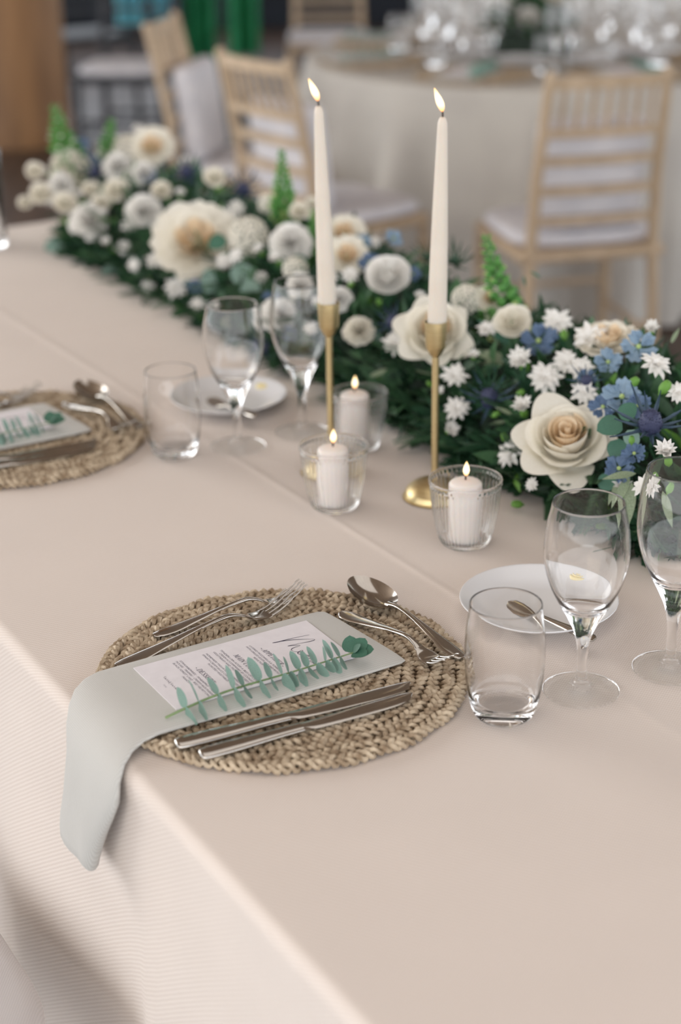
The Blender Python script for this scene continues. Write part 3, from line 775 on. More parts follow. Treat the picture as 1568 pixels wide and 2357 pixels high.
# tall clear cylinder at the far end of the table
vp = at(-42, 566, 0)
prof = [(0.0, 0.0), (0.049, 0.0), (0.052, 0.003), (0.052, 0.19), (0.0505, 0.1915), (0.049, 0.19), (0.049, 0.012), (0.046, 0.009), (0.0, 0.009)]
o = MB().add(*lathe(prof, 48, cap0=False, cap1=False)).build('glass_cylinder', M['glass'], None, True, Matrix.Translation(vp + Vector((0, 0, .0008))))
tag(o, 'tall clear glass cylinder at the far left end of the long table', 'vase')

# ---- the second setting further up the table: copies of the near one, each named for itself
far_labels = {
    'woven_placemat': 'round woven seagrass placemat cut by the left edge of the photo',
    'linen_napkin': 'folded grey linen napkin on the placemat at the left edge',
    'menu_card': 'white menu card on the napkin at the left edge of the photo',
    'eucalyptus_sprig': 'green eucalyptus sprig tip on the napkin at the left edge',
    'spoon': 'dessert spoon on the far placemat at the left edge',
    'side_plate': 'white china side plate behind the far tumbler',
    'butter_pat': 'yellow butter pat on the far white side plate',
    'butter_knife': 'butter knife resting on the far white side plate'}
far_multi = {'fork': ['large fork on the placemat at the left edge, lying next to the menu card', 'smaller fork on the placemat at the left edge, behind the large fork', 'small dessert fork below the spoon on the placemat at the left edge'],
             'table_knife': ['table knife against the napkin on the placemat at the left edge', 'table knife on the placemat at the left edge, nearest the camera of its two']}
DS, DT = 0.815, 0.012
def kind(o): return o.name.split('.')[0]
cnt = {}
for o in list(setting):
    k = kind(o)
    if k in far_multi: lab = far_multi[k][cnt.get(k, 0)]; cnt[k] = cnt.get(k, 0) + 1
    else: lab = far_labels[k]
    ds, dt = (DS, 0.0) if k in ('linen_napkin', 'menu_card', 'eucalyptus_sprig') else (DS, DT)
    if k in ('side_plate', 'butter_pat', 'butter_knife'): ds, dt = 0.80, 0.03
    copy_tree(o, Matrix.Translation(U * ds + V * dt), lab)

# ---- candlesticks and taper candles
def flame_mesh(h, r, lean=0.0):
    prof = [(0.0, 0.0), (0.35, 0.05), (0.72, 0.16), (0.95, 0.30), (1.0, 0.40), (0.86, 0.58), (0.6, 0.74), (0.32, 0.88), (0.1, 0.97), (0.0, 1.0)]
    v, f = lathe(smooth_profile(prof, 3), 16, cap0=False, cap1=False)
    return [(x * r + lean * h * z ** 1.3, y * r, z * h) for x, y, z in v], f
def candlestick(loc, label):
    root = thing('candlestick', label, 'candlestick', loc, 0, 'brass candlesticks')
    base = smooth_profile([(0.0, 0.0), (0.0385, 0.0), (0.0395, 0.001), (0.0392, 0.0035), (0.036, 0.0105), (0.028, 0.0175), (0.017, 0.0225), (0.0075, 0.0250), (0.0050, 0.0275), (0.0, 0.028)], 4)
    MB().add(*lathe(base, 48, cap0=False, cap1=False)).build('base', M['brass'], root)
    MB().add(*lathe([(0.0045, 0.024), (0.0045, 0.187), (0.0048, 0.190)], 20)).build('rod', M['brass'], root)
    cup = [(0.0, 0.186), (0.0046, 0.186), (0.0070, 0.1885), (0.0118, 0.1975), (0.0128, 0.2005), (0.0141, 0.2295), (0.0141, 0.2310), (0.0130, 0.2312), (0.0122, 0.205), (0.0, 0.204)]
    MB().add(*lathe(cup, 40, cap0=False, cap1=False)).build('cup', M['brass'], root)
    return root
def taper(loc, label, tx, ty):
    root = thing('taper_candle', label, 'candle', loc, 0, 'ivory taper candles')
    root.rotation_euler = (ty, tx, 0)
    H = 0.274
    prof = smooth_profile([(0.0, 0.0), (0.0112, 0.0), (0.0117, 0.004), (0.0117, 0.03), (0.0108, 0.10), (0.0091, 0.17), (0.0070, 0.235), (0.0060, 0.262), (0.0052, 0.2685), (0.0030, 0.2735), (0.0, 0.274)], 5)
    MB().add(*lathe(prof, 32, cap0=False, cap1=False)).build('wax', M['wax'], root)
    MB().add(*tube([(0, 0, H - .001), (0, 0, H + .003), (-.0006, 0, H + .0075)], [.0011, .0011, .0009], 8)).build('wick', M['wick'], root)
    v, f = flame_mesh(0.028, 0.0045, -0.36)
    MB().add([(x - .0006, y, z + H + .0055) for x, y, z in v], f).build('flame', M['flame'], root)
bR = at(1013, 1143, 0); bR = Vector((0.1205, bR.y, TZ + .0008))
candlestick(bR, 'slim brass candlestick standing by the rightmost glass votive')
taper(bR + Vector((0.001, 0, 0.2040)), 'lit ivory taper candle in the right brass candlestick', 0.020, 0)
sL, tL = 0.971, 0.524; bL = S(sL, tL, .0008) + Vector((0.003, 0, 0))
candlestick(bL, 'slim brass candlestick standing behind the middle glass votive')
taper(bL + Vector((-0.001, 0, 0.2040)), 'lit ivory taper candle in the left brass candlestick', -0.024, 0)

# ---- votives
def votive_mesh(R, H):
    out = smooth_profile([(0.0, 0.0), (0.022, 0.0), (0.0262, 0.0010), (0.0295, 0.0048), (0.0335, 0.016), (0.0375, 0.034), (0.0405, 0.054), (0.0420, 0.070), (0.0424, 0.0745), (0.0432, 0.0765), (0.0433, 0.0800), (0.0425, 0.0815), (0.0415, 0.0805), (0.0408, 0.074)], 4)
    inn = smooth_profile([(0.0392, 0.054), (0.0362, 0.034), (0.0320, 0.017), (0.0278, 0.0075), (0.022, 0.0058), (0.0, 0.0056)], 4)
    pr = [(r * R / 0.0433, z * H / 0.0815) for r, z in out + inn]; no = len(out) - 9
    def ribs(a, r, z, j):
        if 10 < j < no - 6 : 
            w = min(1, (j - 10) / 5, (no - 6 - j) / 2); return r - 0.0009 * w * (0.5 + 0.5 * math.cos(44 * a)) ** 2
        return r
    me = MB().add(*lathe(pr, 264, ribs, cap0=False, cap1=False)).mesh('votive_glass', M['votive_glass'])
    me.materials.append(M['glass'])
    for p in me.polygons:
        z = p.center.z / H; i = p.index % 264
        if z > .90 or z < .10 or (i % 6 in (5, 0) and z < .86): p.material_index = 1
    return me
def votive(px, py, R, H, label, clabel, ch=0.074, off=(0, 0)):
    p = at(px, py, 0); p.z = TZ + .0008
    o = obj('votive_holder', votive_mesh(R, H), None, Matrix.Translation(p)); tag(o, label, 'candle holder', 'ribbed glass votives')
    root = thing('pillar_candle', clabel, 'candle', p + Vector((off[0], off[1], .0062 * H / .0815)), 0, 'votive candles')
    prof = smooth_profile([(0.0, 0.0), (0.0180, 0.0), (0.0192, .001), (0.0197, .02), (0.0199, ch - .010), (0.0193, ch - .004), (0.0165, ch - .001), (0.010, ch + .0006), (0.0, ch + .0010)], 4)
    MB().add(*lathe(prof, 40, cap0=False, cap1=False)).build('wax', M['wax_white'], root)
    MB().add(*tube([(0, 0, ch), (0, 0, ch + .004), (.0006, 0, ch + .0085)], [.0011, .0011, .0009], 8)).build('wick', M['wick'], root)
    v, f = flame_mesh(0.0185, 0.0038, 0.03)
    MB().add([(x + .0005, y, z + ch + .0055) for x, y, z in v], f).build('flame', M['flame'], root)
votive(1070, 1251, 0.0438, 0.0835, 'ribbed clear glass votive on the right, nearest the wine glasses', 'lit white candle inside the rightmost glass votive')
votive(771, 1168, 0.0436, 0.0835, 'ribbed clear glass votive in front of the left brass candlestick', 'lit white candle inside the glass votive before the left candlestick', off=(-.001, 0))
votive(828, 1032, 0.0395, 0.0815, 'ribbed clear glass votive furthest back, against the garland foliage', 'lit white candle inside the furthest back glass votive', off=(-.006, 0))

# ------------------------------------------------------------------ flowers (unit radius 1, axis +z)
def petal(rt, h, arc, flare=0.0, point=0.0, nu=8, nv=8, base=0.10, ruff=0.0, rnd=None, belly=0.8, dip=None, close=0.0, spiral=0.0):
    dip = (0.20 - 0.08 * point) if dip is None else dip
    vs, fs = [], []
    ph = rnd.uniform(0, 6) if rnd else 0
    for j in range(nv + 1):
        v0 = j / nv
        for i in range(nu + 1):
            uu = -1 + 2 * i / nu
            v = v0 * (1 - dip * abs(uu) ** (2.6 - 1.2 * point))
            w = arc * (0.30 + 0.70 * math.sin(min(1, v0 * 1.2) * PI / 2)) * (1 - (0.18 + 0.35 * point) * v0 ** 5)
            r = base + (rt - base) * math.sin(v * PI / 2) ** belly
            r = r * (1 + spiral * uu) - close * rt * v ** 4
            z = h * v ** 1.5
            k = max(0, v - 0.62) / 0.38
            r += flare * rt * k * k * (1 + 0.4 * point * (1 - uu * uu)); z -= flare * h * 0.75 * k ** 2.2
            r += 0.05 * rt * uu * uu * (0.6 if flare > .1 else -0.4)
            if ruff: z += ruff * v * math.sin(uu * 9 + ph) ; r += ruff * v * math.cos(uu * 7 + ph)
            a = uu * w
            vs.append((r * math.cos(a), r * math.sin(a), z))
    for j in range(nv):
        for i in range(nu):
            q = j * (nu + 1) + i; fs.append((q, q + 1, q + nu + 2, q + nu + 1))
    return vs, fs
def RZ(a): return Matrix.Rotation(a, 4, 'Z')
rnd = random.Random(21)
heart = MB()
vs, fs = [], []; NA, NV, TURNS = 150, 6, 3.6
for i in range(NA + 1):
    q = i / NA; a_ = q * TURNS * 2 * PI; r0 = .035 + .36 * q ** .9
    top = .90 - .16 * q * q + .03 * math.sin(a_ * 1.45) - .05 * max(0, math.sin(a_ * 1.45 + 2.2)) ** 6
    for j in range(NV + 1):
        v_ = j / NV; lip = max(0, v_ - .7) / .3
        rr = r0 * (.62 + .42 * math.sin(v_ * PI * .62)) + .035 * lip ** 2 * (.3 + q)
        vs.append((rr * math.cos(a_), rr * math.sin(a_), lerp(.15, top, v_ ** .8) - .03 * lip ** 3))
for i in range(NA):
    for j in range(NV): k = i * (NV + 1) + j; fs.append((k, k + NV + 1, k + NV + 2, k + 1))
heart.add(vs, fs)
ROSE_HEART = heart.mesh('rose_heart', M['rose_heart'])
P_MID = MB().add(*petal(.46, .82, 1.15, .06, .0, 12, 10, dip=.09, close=.06, spiral=.05)).mesh('rose_petal_mid', M['rose'])
P_MID2 = MB().add(*petal(.56, .80, 1.0, .12, .1, 12, 10, dip=.12, close=.02, spiral=.06)).mesh('rose_petal_inner', M['rose'])
P_OUT = MB().add(*petal(.66, .70, .95, .24, .35, 12, 10, dip=.14)).mesh('rose_petal_out', M['rose'])
P_BIG = MB().add(*petal(.80, .50, .90, .36, .72, 12, 12, dip=.18)).mesh('rose_petal_big', M['rose'])
CALYX = MB().add(*lathe(smooth_profile([(0.0, -.42), (.05, -.42), (.06, -.2), (.14, -.12), (.17, -.02), (.13, .05), (0, .06)], 3), 14, cap0=False, cap1=False)).mesh('calyx', M['snap'])
def make_round_flower(name, m, R=1.0, layers=6, h=.75, arc=.75, ruff=0.0, seed=1, full=1.0, flare=.12, inner=None):
    r = random.Random(seed); mb = MB()
    for L in range(layers):
        k = (L + 1) / layers; n = 4 + L
        for i in range(n):
            mb.add(*petal(R * (.12 + .80 * k) * r.uniform(.95, 1.05), h * (1 - .55 * k * k) * r.uniform(.95, 1.05), arc * r.uniform(.85, 1.1), flare * k, 0.1, 6, 6, base=.05, ruff=ruff * k, rnd=r), 1 if inner and L < 3 else 0, M4=RZ(2 * PI * i / n + L * .7 + r.uniform(-.2, .2)))
    return mb.mesh(name, [m, inner] if inner else m)
RANUNC = make_round_flower('ranunculus', M['white'], 1, 7, .78, .70, 0, 3)
ROSE_SMALL = make_round_flower('small_rose', M['ivory'], 1, 5, .85, .85, 0, 4, flare=.2)
GARDEN = make_round_flower('garden_rose', M['rose'], 1.04, 7, .70, .66, .05, 5, flare=.30, inner=M['rose_heart'])
def carnation(seed):
    r = random.Random(seed); mb = MB()
    for i in range(58):
        k = i / 57; el = lerp(1.5, -.15, k ** .8); az = i * 2.4
        n = 5; vs, fs = [], []
        ln = r.uniform(.82, 1.05) * (0.75 + .25 * k); w = r.uniform(.30, .42); ph = r.uniform(0, 6)
        for j in range(4):
            t = (0.0, .45, .8, 1.0)[j]
            for c in range(n):
                q = (c / (n - 1) - .5) * 2
                x = ln * t * (1 - .10 * q * q) + (0.05 * (c % 2) if j == 3 else 0)
                vs.append((x, q * w * (0.1 + .9 * t), .08 * math.sin(q * 4 + ph) * t + 0.05 * t * t))
        for j in range(3):
            for c in range(n - 1): a = j * n + c; fs.append((a, a + 1, a + n + 1, a + n))
        mb.add(vs, fs, M4=Matrix.Translation((0, 0, .05)) @ RZ(az) @ Matrix.Rotation(-el, 4, 'Y'))
    return mb
CARN = carnation(2).mesh('carnation', M['white']); CARN_IV = carnation(6).mesh('carnation_ivory', M['ivory'])
def aster(up, seed, npet=11, w=.175):
    r = random.Random(seed); mb = MB()
    for L, (el, ln, cnt) in enumerate(((up, 1.0, npet), (up + .30, .80, npet - 3), (up + .7, .5, 5))):
        for i in range(cnt):
            a = 2 * PI * i / cnt + L * .24 + r.uniform(-.1, .1); l2 = ln * r.uniform(.85, 1.08); vs, fs = [], []
            for j in range(6):
                t = j / 5; ww = w * r.uniform(.9, 1.1) * (.35, .7, .98, 1.0, .72, .04)[j]
                zz = 0.10 * math.sin(t * PI) - .16 * t * t * r.uniform(.3, 1)
                vs += [(l2 * t, -ww, zz + .05), (l2 * t, 0, zz - .01), (l2 * t, ww, zz + .05)]
            for j in range(5):
                b = 3 * j; fs += [(b, b + 3, b + 4, b + 1), (b + 1, b + 4, b + 5, b + 2)]
            mb.add(vs, fs, M4=Matrix.Translation((0, 0, .02 + .03 * L)) @ RZ(a) @ Matrix.Rotation(-(el + r.uniform(-.12, .12)), 4, 'Y'))
    return mb
ASTERS = [aster(.12, 1).mesh('aster', M['white']), aster(.22, 2, 10, .185).mesh('aster', M['white']), aster(.95, 3, 11, .17).mesh('aster_cup', M['white'])]
A_EYE = MB().add(*lathe(smooth_profile([(0, .0), (.09, .02), (.10, .08), (.06, .13), (0, .15)], 3), 12, cap0=False, cap1=False)).mesh('eye', M['ivory'])
A_CAL = MB().add(*lathe(smooth_profile([(0, -.95), (.05, -.93), (.10, -.80), (.25, -.62), (.30, -.38), (.25, -.12), (.17, .04), (0, .06)], 3), 14, cap0=False, cap1=False)).mesh('bud', M['bright'])
def delph(seed):
    r = random.Random(seed); mb = MB()
    for L, n, R0 in ((0, 5, 1.0), (1, 4, .72)):
        for i in range(n):
            mb.add(*petal(R0 * r.uniform(.9, 1.05), .32 + .12 * L, .60, .16, .15, 6, 6, base=.08, ruff=.10, rnd=r), M4=RZ(2 * PI * i / n + L * .5 + r.uniform(-.15, .15)))
    return mb
DELPH = [delph(4).mesh('delphinium', M['blue']), delph(8).mesh('delphinium_pale', M['paleblue'])]
D_EYE = MB().add(*lathe(smooth_profile([(0, .05), (.14, .08), (.16, .2), (.07, .34), (0, .36)], 3), 10, cap0=False, cap1=False)).mesh('eye', M['lime'])
def thistle():
    mb = MB(); v, f = lathe(smooth_profile([(0, -.2), (.25, -.15), (.36, .1), (.36, .35), (.24, .62), (0, .72)], 3), 16, cap0=False, cap1=False); mb.add(v, f)
    r = random.Random(4)
    for i in range(150):
        t = r.random(); a = i * 2.4; rr = .36 * math.sin(PI * (0.15 + .8 * t)) ** .5; z = -.1 + .78 * t
        p = Vector((rr * math.cos(a) * .95, rr * math.sin(a) * .95, z)); d = Vector((math.cos(a), math.sin(a), (t - .4) * 2)).normalized()
        q = p + d * .085; s_ = d.cross(Vector((0, 0, 1))).normalized() * .025; u2 = s_.cross(d)
        mb.add([p + s_, p - s_ * .5 + u2, p - s_ * .5 - u2, q], [(0, 1, 3), (1, 2, 3), (2, 0, 3)])
    return mb.mesh('thistle_head', M['thistle'], False)
THISTLE = thistle()
def spiky(m, n=11, seed=1, L=1.0, el=.15, w=.07):
    r = random.Random(seed); mb = MB()
    for i in range(n):
        a = 2 * PI * i / n + r.uniform(-.15, .15); vs, fs = [], []; e = el + r.uniform(-.25, .25); ln = L * r.uniform(.75, 1.15)
        for j in range(6):
            t = j / 5; ww = w * (1 - .85 * t) * (1.35 if j in (1, 3) else .9)
            vs += [(ln * t, -ww, .03 + .2 * t * t), (ln * t, 0, .2 * t * t), (ln * t, ww, .03 + .2 * t * t)]
        for j in range(5): b = 3 * j; fs += [(b, b + 3, b + 4, b + 1), (b + 1, b + 4, b + 5, b + 2)]
        mb.add(vs, fs, M4=RZ(a) @ Matrix.Rotation(-e, 4, 'Y'))
    return mb.mesh('bracts', m)
BRACT = spiky(M['bract'], 12, 2); DARKSPIKE = spiky(M['leaf'], 14, 5, 1.0, .5, .06)
def hydrangea(seed, m):
    r = random.Random(seed); mb = MB()
    for i in range(34):
        z = 1 - i / 33 * 1.05; a = i * 2.4; q = math.sqrt(max(0, 1 - z * z)); n = Vector((q * math.cos(a), q * math.sin(a), z)).normalized()
        B = n.to_track_quat('Z', 'Y').to_matrix().to_4x4()
        for k in range(4): mb.add(*petal(.26, .05, .62, .1, 0, 3, 3, base=.02), M4=Matrix.Translation(n * .78) @ B @ RZ(k * PI / 2 + i))
    return mb.mesh('hydrangea', m)
HYDR = hydrangea(3, M['ivory'])
def snap_stalk(seed, top, low, n=58):
    """spike of tight buds above and open florets below; unit height 1 along +z"""
    r = random.Random(seed); buds = MB(); flo = MB()
    buds.add(*tube([(0, 0, -.25), (0.01, 0, .3), (0, .01, .7), (.012, 0, 1.0)], [.020, .018, .012, .005], 6))
    for i in range(n):
        k = i / n; z = .02 + .97 * k; a = i * 2.4 + r.uniform(-.3, .3); sz = lerp(.118, .026, k ** .75)
        out = lerp(.20, .02, k ** .8)
        d = Vector((math.cos(a), math.sin(a), .45)).normalized(); B = d.to_track_quat('Z', 'Y').to_matrix().to_4x4()
        p = Vector((math.cos(a) * out * .5, math.sin(a) * out * .5, z))
        prof = smooth_profile([(0, 0), (.5, .2), (.62, .7), (.4, 1.25), (0, 1.6)], 2)
        v, f = lathe(prof, 7, cap0=False, cap1=False)
        if k < low:
            for q in range(4): flo.add(*petal(.95, .75, .75, .25, 0, 4, 4, base=.15, ruff=.06, rnd=r), M4=Matrix.Translation(p) @ B @ Matrix.Scale(sz * 1.1, 4) @ RZ(q * PI / 2 + i))
            buds.add([(x * sz * .6, y * sz * .6, zz * sz * .5) for x, y, zz in v], f, M4=Matrix.Translation(p) @ B)
        else:
            buds.add([(x * sz, y * sz, zz * sz) for x, y, zz in v], f, M4=Matrix.Translation(p) @ B)
            if r.random() < .5: 
                flo.add([(x * sz * .45, y * sz * .45, zz * sz * .45) for x, y, zz in v], f, M4=Matrix.Translation(p + d * sz * 1.05) @ B)
    return buds.mesh('snapdragon', M['snap']), flo.mesh('florets', M['lime'] if top else M['ivory'])
SNAP_G = snap_stalk(3, True, .10); SNAP_W = snap_stalk(9, False, .38)

# ------------------------------------------------------------------ the garland
GT, GA, GB = 0.865, 0.185, 0.150            # centre line and half axes of the garland's dome
def on_garland(px, py, lift=0.0):
    """point of the garland's dome seen at this place, or of its upright middle plane above it"""
    d = ray(px, py); o = CAM - E0
    ot, dt = o.dot(V) - GT, d.dot(V); oz, dz = o.z, d.z
    A = (dt / GA) ** 2 + (dz / GB) ** 2; B = 2 * (ot * dt / GA ** 2 + oz * dz / GB ** 2); C_ = (ot / GA) ** 2 + (oz / GB) ** 2 - 1
    D = B * B - 4 * A * C_
    k = (-B - math.sqrt(D)) / (2 * A) if D > 0 else -B / (2 * A)
    P = CAM + d * k
    s, t, z = to_st(P)
    n = (V * ((t - GT) / GA ** 2) + Vector((0, 0, max(z, 0) / GB ** 2))).normalized()
    return P, n
garland = thing('flower_garland', 'long garland of white roses, blue flowers and greenery along the table', 'flower garland', S(1.4, GT, 0.0), 0)
gi = Matrix.Translation(-garland.location)
def orient(P, n, twist=0.0, cam_w=0.8, up_w=0.25, add=(0, 0, 0)):
    d = (n * 0.7 + (CAM - P).normalized() * cam_w + Vector((0, 0, up_w)) + Vector(add)).normalized()
    q = d.to_track_quat('Z', 'Y').to_matrix().to_4x4()
    return q @ RZ(twist)
frnd = random.Random(5)
def flower(kind, px, py, rpx, t=None, add=(0, 0, 0), cam_w=0.8, sink=0.25):
    if t is None: P, n = on_garland(px, py)
    else:
        P = att(px, py, t); n = (CAM - P).normalized() * 0.3 + Vector((0, 0, .6))
        Q, nq = on_garland(px, py)
        if (Q - CAM).length < (P - CAM).length: P = Q
    if kind in ('blue', 'pale'): rpx *= .84
    dep = (P - CAM).dot(FWD); R = rpx / FPX * dep
    O = orient(P, n, frnd.uniform(0, 6), cam_w, 0.25, add)
    if kind in ('blue', 'pale'): add = (add[0] + frnd.uniform(-.35, .35), add[1], add[2] + frnd.uniform(-.3, .3))
    P = P + (CAM - P).normalized() * (0.018 if kind == 'bud' else 0.022 if kind in ('blue', 'pale', 'thistle', 'spike') else 0.052 if kind == 'rose' else 0.034)
    if kind == 'rose': P = P - (O @ Vector((0, 0, 1))) * R * 0.35
    Mx = gi @ Matrix.Translation(P) @ O @ Matrix.Scale(R, 4)
    I = Matrix.Identity(4)
    def part(name, me, label): return tag(obj(name, me, garland, Mx), label)
    if kind == 'rose':
        o = part('rose', ROSE_HEART, 'open cream rose with a peach heart')
        def tilt(q): return Matrix.Rotation(frnd.uniform(-q, q), 4, 'Y') @ Matrix.Rotation(frnd.uniform(-q, q), 4, 'X')
        for k in range(4): obj('petal', P_MID, o, RZ(k * 1.571 + frnd.uniform(-.3, .3)) @ tilt(.06) @ Matrix.Scale(frnd.uniform(.93, 1.03), 4))
        for k in range(4): obj('petal', P_MID2, o, RZ(k * 1.571 + .8 + frnd.uniform(-.3, .3)) @ tilt(.07) @ Matrix.Scale(frnd.uniform(.93, 1.05), 4))
        for k in range(5): obj('petal', P_OUT, o, RZ(k * 1.257 + .6 + frnd.uniform(-.25, .25)) @ tilt(.08) @ Matrix.Scale(frnd.uniform(.92, 1.06), 4))
        for k in range(6): obj('petal', P_BIG, o, RZ(k * 1.047 + .2 + frnd.uniform(-.2, .2)) @ tilt(.10) @ Matrix.Scale(frnd.uniform(.92, 1.06), 4))
        obj('calyx', CALYX, o)
    elif kind == 'garden':
        o = part('garden_rose', GARDEN, 'cream garden rose'); obj('calyx', CALYX, o)
    elif kind == 'ran': o = part('ranunculus', RANUNC, 'round white ranunculus'); obj('calyx', CALYX, o)
    elif kind == 'small': o = part('spray_rose', ROSE_SMALL, 'small ivory spray rose'); obj('calyx', CALYX, o)
    elif kind == 'carn': o = part('carnation', CARN, 'white frilled carnation'); obj('calyx', CALYX, o)
    elif kind == 'carni': o = part('carnation', CARN_IV, 'ivory frilled carnation'); obj('calyx', CALYX, o)
    elif kind in ('aster', 'cup'):
        o = part('aster', ASTERS[2] if kind == 'cup' else ASTERS[frnd.randint(0, 1)], 'white pointed aster')
        obj('bud', A_CAL, o, Matrix.Scale(.62 if kind == 'aster' else .8, 4)); obj('eye', A_EYE, o)
    elif kind in ('blue', 'pale'):
        o = part('delphinium', DELPH[0 if kind == 'blue' else 1], 'blue delphinium floret' if kind == 'blue' else 'pale blue delphinium floret'); obj('eye', D_EYE, o)
    elif kind == 'thistle':
        o = part('sea_thistle', THISTLE, 'dark blue sea thistle'); obj('bracts', BRACT, o, Matrix.Scale(1.5, 4))
    elif kind == 'spike': o = part('spiky_sprig', DARKSPIKE, 'dark spiky green sprig')
    elif kind == 'hyd': o = part('hydrangea', HYDR, 'ivory hydrangea head')
    elif kind == 'bud':
        o = part('flower_bud', A_CAL, 'bright green bud')
    elif kind == 'euc': o = part('eucalyptus_leaf', E_DARK, 'blue-green round eucalyptus leaf')
    return o
ROSES = [('rose', 1303, 1012, 108, .715, (0, 0, .25)), ('rose', 1000, 765, 82, .755), ('garden', 452, 566, 84, .745), ('garden', 1398, 792, 62, .86, (0, .6, .5)), ('ran', 893, 640, 52, .83, (0, 0, .3)), ('carni', 827, 764, 38, .79), ('carn', 330, 490, 46, .80), ('garden', 350, 342, 42, .90),
         ('hyd', 296, 352, 48, .90), ('carn', 205, 512, 48, .74), ('hyd', 572, 545, 54, .80), ('carn', 668, 562, 52, .82), ('garden', 792, 540, 40, .93), ('garden', 800, 592, 42, .90), ('small', 494, 411, 24, .88), ('small', 690, 488, 22, .90),
         ('carn', 640, 728, 46, .74), ('carn', 690, 660, 36, .80), ('hyd', 680, 620, 34, .82), ('carn', 780, 690, 32, .80), ('small', 1180, 745, 40, .90), ('garden', 1130, 690, 30, .93), ('hyd', 1075, 690, 42, .92), ('carn', 270, 385, 36, .86), ('small', 268, 440, 28, .80), ('carn', 140, 430, 34, .70), ('small', 95, 448, 26, .66), ('small', 80, 396, 21, .68), ('small', 150, 470, 26, .68),
         ('small', 58, 468, 17, .64), ('small', 208, 437, 19, .74), ('small', 232, 470, 22, .74), ('carn', 330, 400, 30, .86), ('small', 372, 440, 22, .84), ('hyd', 620, 470, 30, .9), ('small', 720, 470, 16, .93), ('carn', 430, 380, 22, .96)]
for r in ROSES: flower(r[0], r[1], r[2], r[3], r[4], r[5] if len(r) > 5 else (0, 0, 0))
ASTER = [('aster', 1282, 745, 42, .86), ('aster', 1360, 782, 44, .84), ('cup', 1205, 838, 50, .82, (-.4, 0, 0)), ('aster', 1255, 872, 44, .78), ('aster', 1303, 835, 36, .80), ('aster', 1338, 850, 34, .80), ('aster', 1345, 905, 36, .76), ('cup', 1205, 945, 40, .74, (-.3, 0, .5)), ('aster', 1178, 1043, 40, .70, (-1.2, 0, 0)), ('aster', 1508, 842, 40, .80, (.5, 0, .4)),
         ('aster', 1562, 905, 32, .78), ('aster', 908, 792, 32, .76), ('aster', 1047, 866, 34, .74), ('aster', 1052, 942, 34, .72), ('cup', 1035, 990, 32, .70, (.3, 0, -.4)), ('cup', 1535, 1052, 44, .70, (-.3, 0, .9)), ('aster', 1488, 1120, 34, .68, (-.6, 0, 0)), ('cup', 1435, 1130, 36, .72, (-.2, 0, 1)), ('aster', 285, 572, 22, .73), ('aster', 355, 602, 23, .72), ('aster', 340, 660, 19, .69), ('aster', 405, 665, 31, .70), ('aster', 455, 702, 20, .69), ('aster', 515, 602, 22, .73), ('aster', 490, 704, 15, .70), ('aster', 806, 634, 24, .80), ('aster', 760, 640, 22, .80), ('cup', 1010, 905, 22, .74), ('aster', 1225, 1115, 18, .66, (-.5, 0, -.5)), ('aster', 600, 640, 18, .74), ('aster', 720, 760, 22, .72), ('cup', 1500, 760, 30, .88), ('aster', 545, 480, 22, .86)]
for r in ASTER: flower(r[0], r[1], r[2], r[3], r[4], r[5] if len(r) > 5 else (0, 0, 0))
EXTRA = [('cup', 240, 500, 24), ('aster', 300, 520, 22), ('cup', 180, 455, 22), ('aster', 385, 520, 22), ('cup', 395, 610, 20), ('aster', 530, 500, 26), ('cup', 600, 580, 24), ('aster', 545, 590, 22), ('cup', 640, 600, 26), ('aster', 700, 540, 24), ('cup', 260, 330, 24), ('aster', 320, 300, 20), ('cup', 110, 400, 20), ('aster', 120, 460, 20), ('cup', 250, 560, 22), ('aster', 310, 610, 18), ('cup', 735, 700, 24), ('aster', 860, 560, 20), ('cup', 965, 690, 24), ('aster', 1120, 760, 26), ('cup', 1090, 820, 22), ('cup', 415, 450, 20), ('aster', 450, 480, 22)]
for k_, x_, y_, r_ in EXTRA: flower(k_, x_, y_, r_, None, (frnd.uniform(-.5, .5), 0, frnd.uniform(-.2, .4)))
BLUES = [('blue', 1240, 787, 46, .84), ('pale', 1470, 800, 44, .82), ('pale', 1432, 915, 46, .74), ('blue', 1388, 938, 34, .73), ('blue', 1470, 935, 34, .74), ('blue', 1425, 1080, 38, .69), ('blue', 1460, 1045, 30, .70), ('blue', 852, 606, 28, .87), ('pale', 905, 550, 24, .90, (.8, 0, .2)), ('pale', 836, 558, 22, .90), ('blue', 950, 632, 22, .87), ('blue', 183, 340, 26, .82), ('blue', 205, 375, 24, .82), ('blue', 342, 405, 20, .85), ('blue', 660, 775, 24, .74), ('pale', 1400, 835, 34, .80), ('blue', 1350, 870, 24, .77), ('blue', 620, 690, 20, .76), ('blue', 450, 660, 20, .70)]
for r in BLUES: flower(r[0], r[1], r[2], r[3], r[4], r[5] if len(r) > 5 else (0, 0, 0))
SPIKES = [('thistle', 1497, 985, 72, .71, (0, 0, .8)), ('thistle', 1128, 925, 55, .735, (-.3, 0, .6)), ('thistle', 905, 745, 40, .78), ('thistle', 612, 800, 44, .70), ('spike', 1048, 610, 66, .89, (.3, 0, .9)), ('spike', 985, 600, 50, .9, (-.2, 0, .9)), ('thistle', 220, 400, 36, .80), ('thistle', 430, 400, 40, .9), ('thistle', 1350, 880, 34, .76), ('spike', 1130, 900, 80, .75), ('spike', 620, 520, 40, .9), ('thistle', 560, 440, 40, .93)]
for r in SPIKES: flower(r[0], r[1], r[2], r[3], r[4], r[5] if len(r) > 5 else (0, 0, 0))
